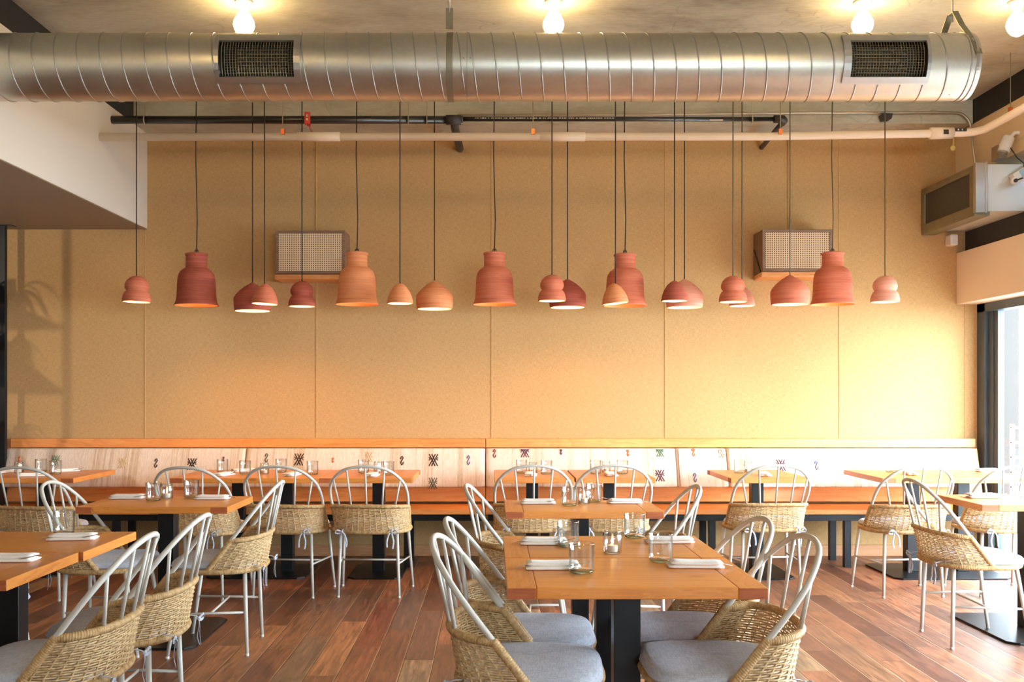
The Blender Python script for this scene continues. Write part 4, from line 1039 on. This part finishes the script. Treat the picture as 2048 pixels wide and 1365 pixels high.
# ------------------------------------------------------------------ things on the tables
def make_tumbler(lab):
    t = thing('tumbler', lab, 'glass', (0, 0, 0), 0, 'clear water tumblers')
    MB().lathe([(0.0385, 0.004), (0.0425, 0.008), (0.0435, 0.03), (0.0430, 0.07), (0.0440, 0.098), (0.0447, 0.100), (0.0440, 0.102), (0.0415, 0.100), (0.0408, 0.07), (0.0410, 0.03), (0.0395, 0.016)], 40).build('glass_wall', 'tumbler', t, smooth=True)
    MB().lathe([(0, 0.001), (0.030, 0.0), (0.040, 0.004), (0.0415, 0.010), (0.036, 0.013), (0.015, 0.012), (0, 0.016)], 40).build('glass_base', 'tumbler_base', t, smooth=True)
    return t
def make_candle(lab):
    t = thing('candle_jar', lab, 'candle', (0, 0, 0), 0, 'tealights in glass jars')
    MB().lathe([(0.0, 0.0), (0.031, 0.0), (0.0345, 0.004), (0.035, 0.06), (0.033, 0.067), (0.0315, 0.070), (0.0325, 0.073), (0.0315, 0.076), (0.0325, 0.079), (0.0315, 0.082), (0.033, 0.085), (0.030, 0.086), (0.029, 0.07), (0.031, 0.06), (0.031, 0.006), (0, 0.005)], 36).build('jar', 'tumbler', t, smooth=True)
    MB().lathe([(0, 0.006), (0.019, 0.006), (0.020, 0.02), (0.019, 0.030), (0, 0.029)], 24).build('tealight', 'wax', t, smooth=False)
    MB().lathe([(0, 0.032), (0.0035, 0.037), (0.0048, 0.045), (0.003, 0.056), (0, 0.065)], 12).build('flame', 'flame', t, smooth=True)
    return t
def make_napkin(lab):
    t = thing('napkin', lab, 'napkin', (0, 0, 0), 0, 'folded white napkins')
    m = MB(); layers = [(-0.096, 0.096, -0.044, 0.044, 0.0, 0.0125, 0.03), (-0.090, 0.088, -0.030, 0.046, 0.0115, 0.0255, -0.15)]
    for x0, x1, y0, y1, z0, z1, sk in layers:
        vs = []; fs = []; nx, seg = 10, 12
        for i in range(nx+1):
            u = i/nx; x = x0+(x1-x0)*u; e_ = min(u, 1-u)*nx; sh = 1 if e_ >= 1 else (0.55 if e_ == 0 else 1)
            for k in range(seg):
                a = 2*pi*k/seg; yy, zz = superel((y1-y0)/2, (z1-z0)/2, 4, a)
                vs.append((x, (y0+y1)/2+yy*(1 if sh == 1 else 0.97)+sk*0.02*(u-0.5), (z0+z1)/2+zz*sh+0.0010*sin(x*28+sk*50)*(1 if z0 > 0 else 0)))
        for i in range(nx):
            for k in range(seg): fs.append((i*seg+k, i*seg+(k+1) % seg, (i+1)*seg+(k+1) % seg, (i+1)*seg+k))
        fs.append(tuple(range(seg-1, -1, -1))); fs.append(tuple(nx*seg+k for k in range(seg)))
        m.add(vs, fs)
    m.build('folded_cloth', 'napkin', t, smooth=True)
    return t
def make_fork(lab):
    t = thing('fork', lab, 'fork', (0, 0, 0), 0, 'steel forks tucked in napkins')
    m = MB().strip([(0.045, -0.028, 0.012), (0.08, -0.030, 0.017), (0.105, -0.031, 0.024), (0.125, -0.031, 0.028)], 0.0035, (0, 1, 0), 0.0012)
    m.strip([(-0.13, 0.0, 0.006), (-0.105, 0.0, 0.012), (-0.09, 0, 0.015)], 0.007, (0, 1, 0), 0.0012)
    m.build('fork_body', 'chrome', t)
    return t
tum = can = nap = frk = None
Zt = TOPZ
def place(kind, px, py, lab, rz=0.0):
    global tum, can, nap, frk
    Y = F*(CH-Zt)/(py-VY); X = X_at(px, Y); loc = (X, Y, Zt+0.0005)
    if kind == 't':
        if tum is None: tum = make_tumbler(lab); tum.location = loc; return
        dup(tum, loc, rz, lab)
    if kind == 'c':
        if can is None: can = make_candle(lab); can.location = loc; return
        dup(can, loc, rz, lab)
    if kind == 'n':
        if nap is None: nap = make_napkin(lab); nap.location = loc; nap.rotation_euler = (0, 0, rz)
        else: dup(nap, loc, rz, lab)
        fl = lab.replace('folded white napkin', 'steel fork tucked in the napkin').replace('white napkin', 'steel fork tucked in the napkin')
        if frk is None: frk = make_fork(fl); frk.location = loc; frk.rotation_euler = (0, 0, rz)
        else: dup(frk, loc, rz, fl)
J = 'the nearest joined middle table'; J2 = 'the second joined middle table'
place('t', 1163, 1147, 'clear tumbler nearest the camera, beside the napkin on '+J)
place('t', 1136, 1094, 'clear tumbler by the shelf-side napkin on '+J2)
place('t', 1269, 1076, 'clear tumbler at the back of '+J2+', past the candle')
place('t', 1321, 1124, 'clear tumbler touching the window-side napkin on '+J)
place('c', 1225, 1107, 'lit tealight in a ribbed glass jar in the middle of the joined middle tables')
place('n', 1106, 1138, 'folded white napkin on the shelf side of '+J, 0.03)
place('n', 1088, 1089, 'folded white napkin on the shelf side of '+J2, 0.0)
place('n', 1390, 1135, 'folded white napkin on the window side of '+J, pi-0.05)
place('n', 1338, 1086, 'folded white napkin on the window side of '+J2, pi+0.06)
S = 'the single middle-row table'
place('t', 1139, 1012, 'clear tumbler beside the candle at the front of '+S)
place('c', 1168, 1008, 'lit tealight jar between two tumblers on '+S)
place('t', 1188, 1004, 'clear tumbler behind the candle on '+S)
place('n', 1076, 1008, 'folded white napkin on the shelf side of '+S, 0.02)
place('n', 1249, 1007, 'folded white napkin on the window side of '+S, pi)
S = 'the shelf-side middle-row table'
place('t', 307, 1002, 'clear tumbler with a napkin beside it on '+S)
place('c', 334, 998, 'lit tealight jar behind a tumbler on '+S)
place('t', 383, 996, 'clear tumbler standing alone past the candle on '+S)
place('n', 255, 998, 'folded white napkin on the shelf end of '+S, 0.05)
place('n', 425, 999, 'folded white napkin on the room end of '+S, pi+0.04)
place('t', 128, 1070, 'clear tumbler on the shelf-side joined tables, behind a napkin')
place('n', 146, 1080, 'folded white napkin in front of the tumbler on the shelf-side joined tables', 0.12)
place('n', 20, 1123, 'folded white napkin cut by the picture edge on the nearest shelf-side table', 0.02)
S = 'the shelf-end bench table'
place('c', 38, 947, 'lit tealight jar on '+S)
place('t', 82, 945, 'clear tumbler next to the candle on '+S)
place('t', 111, 949, 'clear tumbler in front of the green motif on '+S)
place('n', 64, 953, 'folded white napkin at the front of '+S, 0.35)
place('n', 132, 944, 'folded white napkin at the back of '+S, 0.6)
place('n', 12, 946, 'folded white napkin at the picture edge on '+S, 1.2)
S = 'the wide two-post bench table'
place('t', 445, 946, 'clear tumbler nearest the shelf on '+S)
place('t', 490, 949, 'clear tumbler between a napkin and the candle on '+S)
place('c', 529, 949, 'tealight jar on '+S)
place('t', 562, 945, 'clear tumbler just past the candle on '+S)
place('t', 625, 950, 'clear tumbler at the window end of '+S)
place('n', 448, 952, 'folded white napkin nearest the shelf on '+S, 1.3)
place('n', 488, 944, 'folded white napkin behind a tumbler on '+S, 0.5)
place('n', 585, 952, 'folded white napkin at the window end of '+S, 1.4)
S = 'the narrow table beside the wide one'
place('t', 727, 947, 'clear tumbler on the shelf side of '+S)
place('c', 756, 946, 'tealight jar at the middle of '+S)
place('t', 777, 951, 'clear tumbler on the window side of '+S)
place('n', 745, 953, 'folded white napkin on '+S, 1.5)
S = 'the shelf-side table of the close-set pair'
place('t', 1043, 947, 'clear tumbler on the shelf side of '+S)
place('c', 1066, 948, 'tealight jar on '+S)
place('t', 1093, 949, 'clear tumbler on the window side of '+S)
place('n', 1062, 952, 'folded white napkin on '+S, 1.5)
S = 'the window-side table of the close-set pair'
place('t', 1191, 948, 'clear tumbler on the shelf side of '+S)
place('t', 1245, 948, 'clear tumbler on the window side of '+S)
place('c', 1212, 946, 'tealight jar on '+S)
place('n', 1222, 952, 'folded white napkin on '+S, 1.6)
S = 'the lone narrow bench table'
place('t', 1479, 947, 'clear tumbler at the corner of '+S)
place('c', 1496, 946, 'pale tealight jar beside the tumbler on '+S)
place('n', 1530, 952, 'folded white napkin on '+S, 1.4)
S = 'the window bench table'
place('t', 1783, 945, 'clear tumbler on '+S+', almost lost in daylight')
place('n', 1822, 950, 'folded white napkin on '+S+', near its tumbler', 1.4)
place('n', 1975, 944, 'folded white napkin at the glass end of '+S, 0.2)
S = 'the window-side middle-row table'
place('t', 2044, 994, 'clear tumbler cut by the picture edge on '+S)
place('n', 1966, 996, 'folded white napkin at the corner of '+S, 0.05)

# ------------------------------------------------------------------ shelf unit at the edge of the picture
su = thing('shelf_unit', 'black steel shelf unit with orange wood shelves at the end of the bench', 'shelf', (-4.0, 8.0, 0))
for y in (0.20, -0.9):
    MB().box(-0.035, 0.012, y-0.02, y+0.02, 0.0, 2.747).build('post', 'black_steel', su, bevel=0.002)
    MB().box(-1.2, -1.15, y-0.02, y+0.02, 0.0, 2.747).build('post', 'black_steel', su, bevel=0.002)
MB().box(-0.04, 0.07, 0.15, 0.25, 2.735, 2.747).build('top_bracket', 'black_steel', su)
for z in (0.55, 1.06, 1.70, 2.10):
    MB().box(-1.16, -0.036, -0.9, 0.22, z-0.02, z+0.012).build('shelf_board', 'bench_wood', su, bevel=0.003)

# potted plants on the shelf unit
def plant(x, y, z, r_, n, ln, lab, seed):
    rn = random.Random(seed)
    t = thing('potted_plant', lab, 'plant', (x, y, z+0.0125), 0, 'potted plants on the shelf unit')
    MB().lathe([(0, 0), (r_*0.75, 0), (r_, r_*1.5), (r_*0.92, r_*1.5), (r_*0.9, r_*1.35), (0, r_*1.35)], 20).build('pot', 'pot', t, smooth=True)
    m = MB()
    for k in range(n):
        a = rn.uniform(0, 2*pi); l = ln*rn.uniform(0.6, 1.1); up = rn.uniform(0.5, 1.3); d = Vector((cos(a), sin(a), 0)); b0 = Vector((0, 0, r_*1.3))
        pts = [b0+d*(l*u*0.8)+Vector((0, 0, l*(up*u-1.2*u*u))) for u in (0, 0.2, 0.4, 0.6, 0.8, 1.0)]
        side = Vector((-d.y, d.x, 0)); vs = []; fs = []
        for i, p in enumerate(pts):
            w_ = 0.022*sin(pi*(0.12+0.86*i/5)); vs += [p-side*w_, p+Vector((0, 0, -0.004)), p+side*w_]
        for i in range(5):
            q = i*3; fs += [(q, q+1, q+4, q+3), (q+1, q+2, q+5, q+4)]
        m.add(vs, fs)
    m.build('foliage', 'leaf', t, smooth=True)
plant(-4.20, 7.65, 2.10, 0.10, 34, 0.42, 'leafy potted plant on the upper board of the shelf unit', 4)
plant(-4.24, 7.60, 1.70, 0.13, 30, 0.30, 'bushy potted plant on the middle board of the shelf unit', 8)
plant(-4.22, 7.60, 1.06, 0.09, 30, 0.36, 'small potted plant on the low board of the shelf unit', 12)
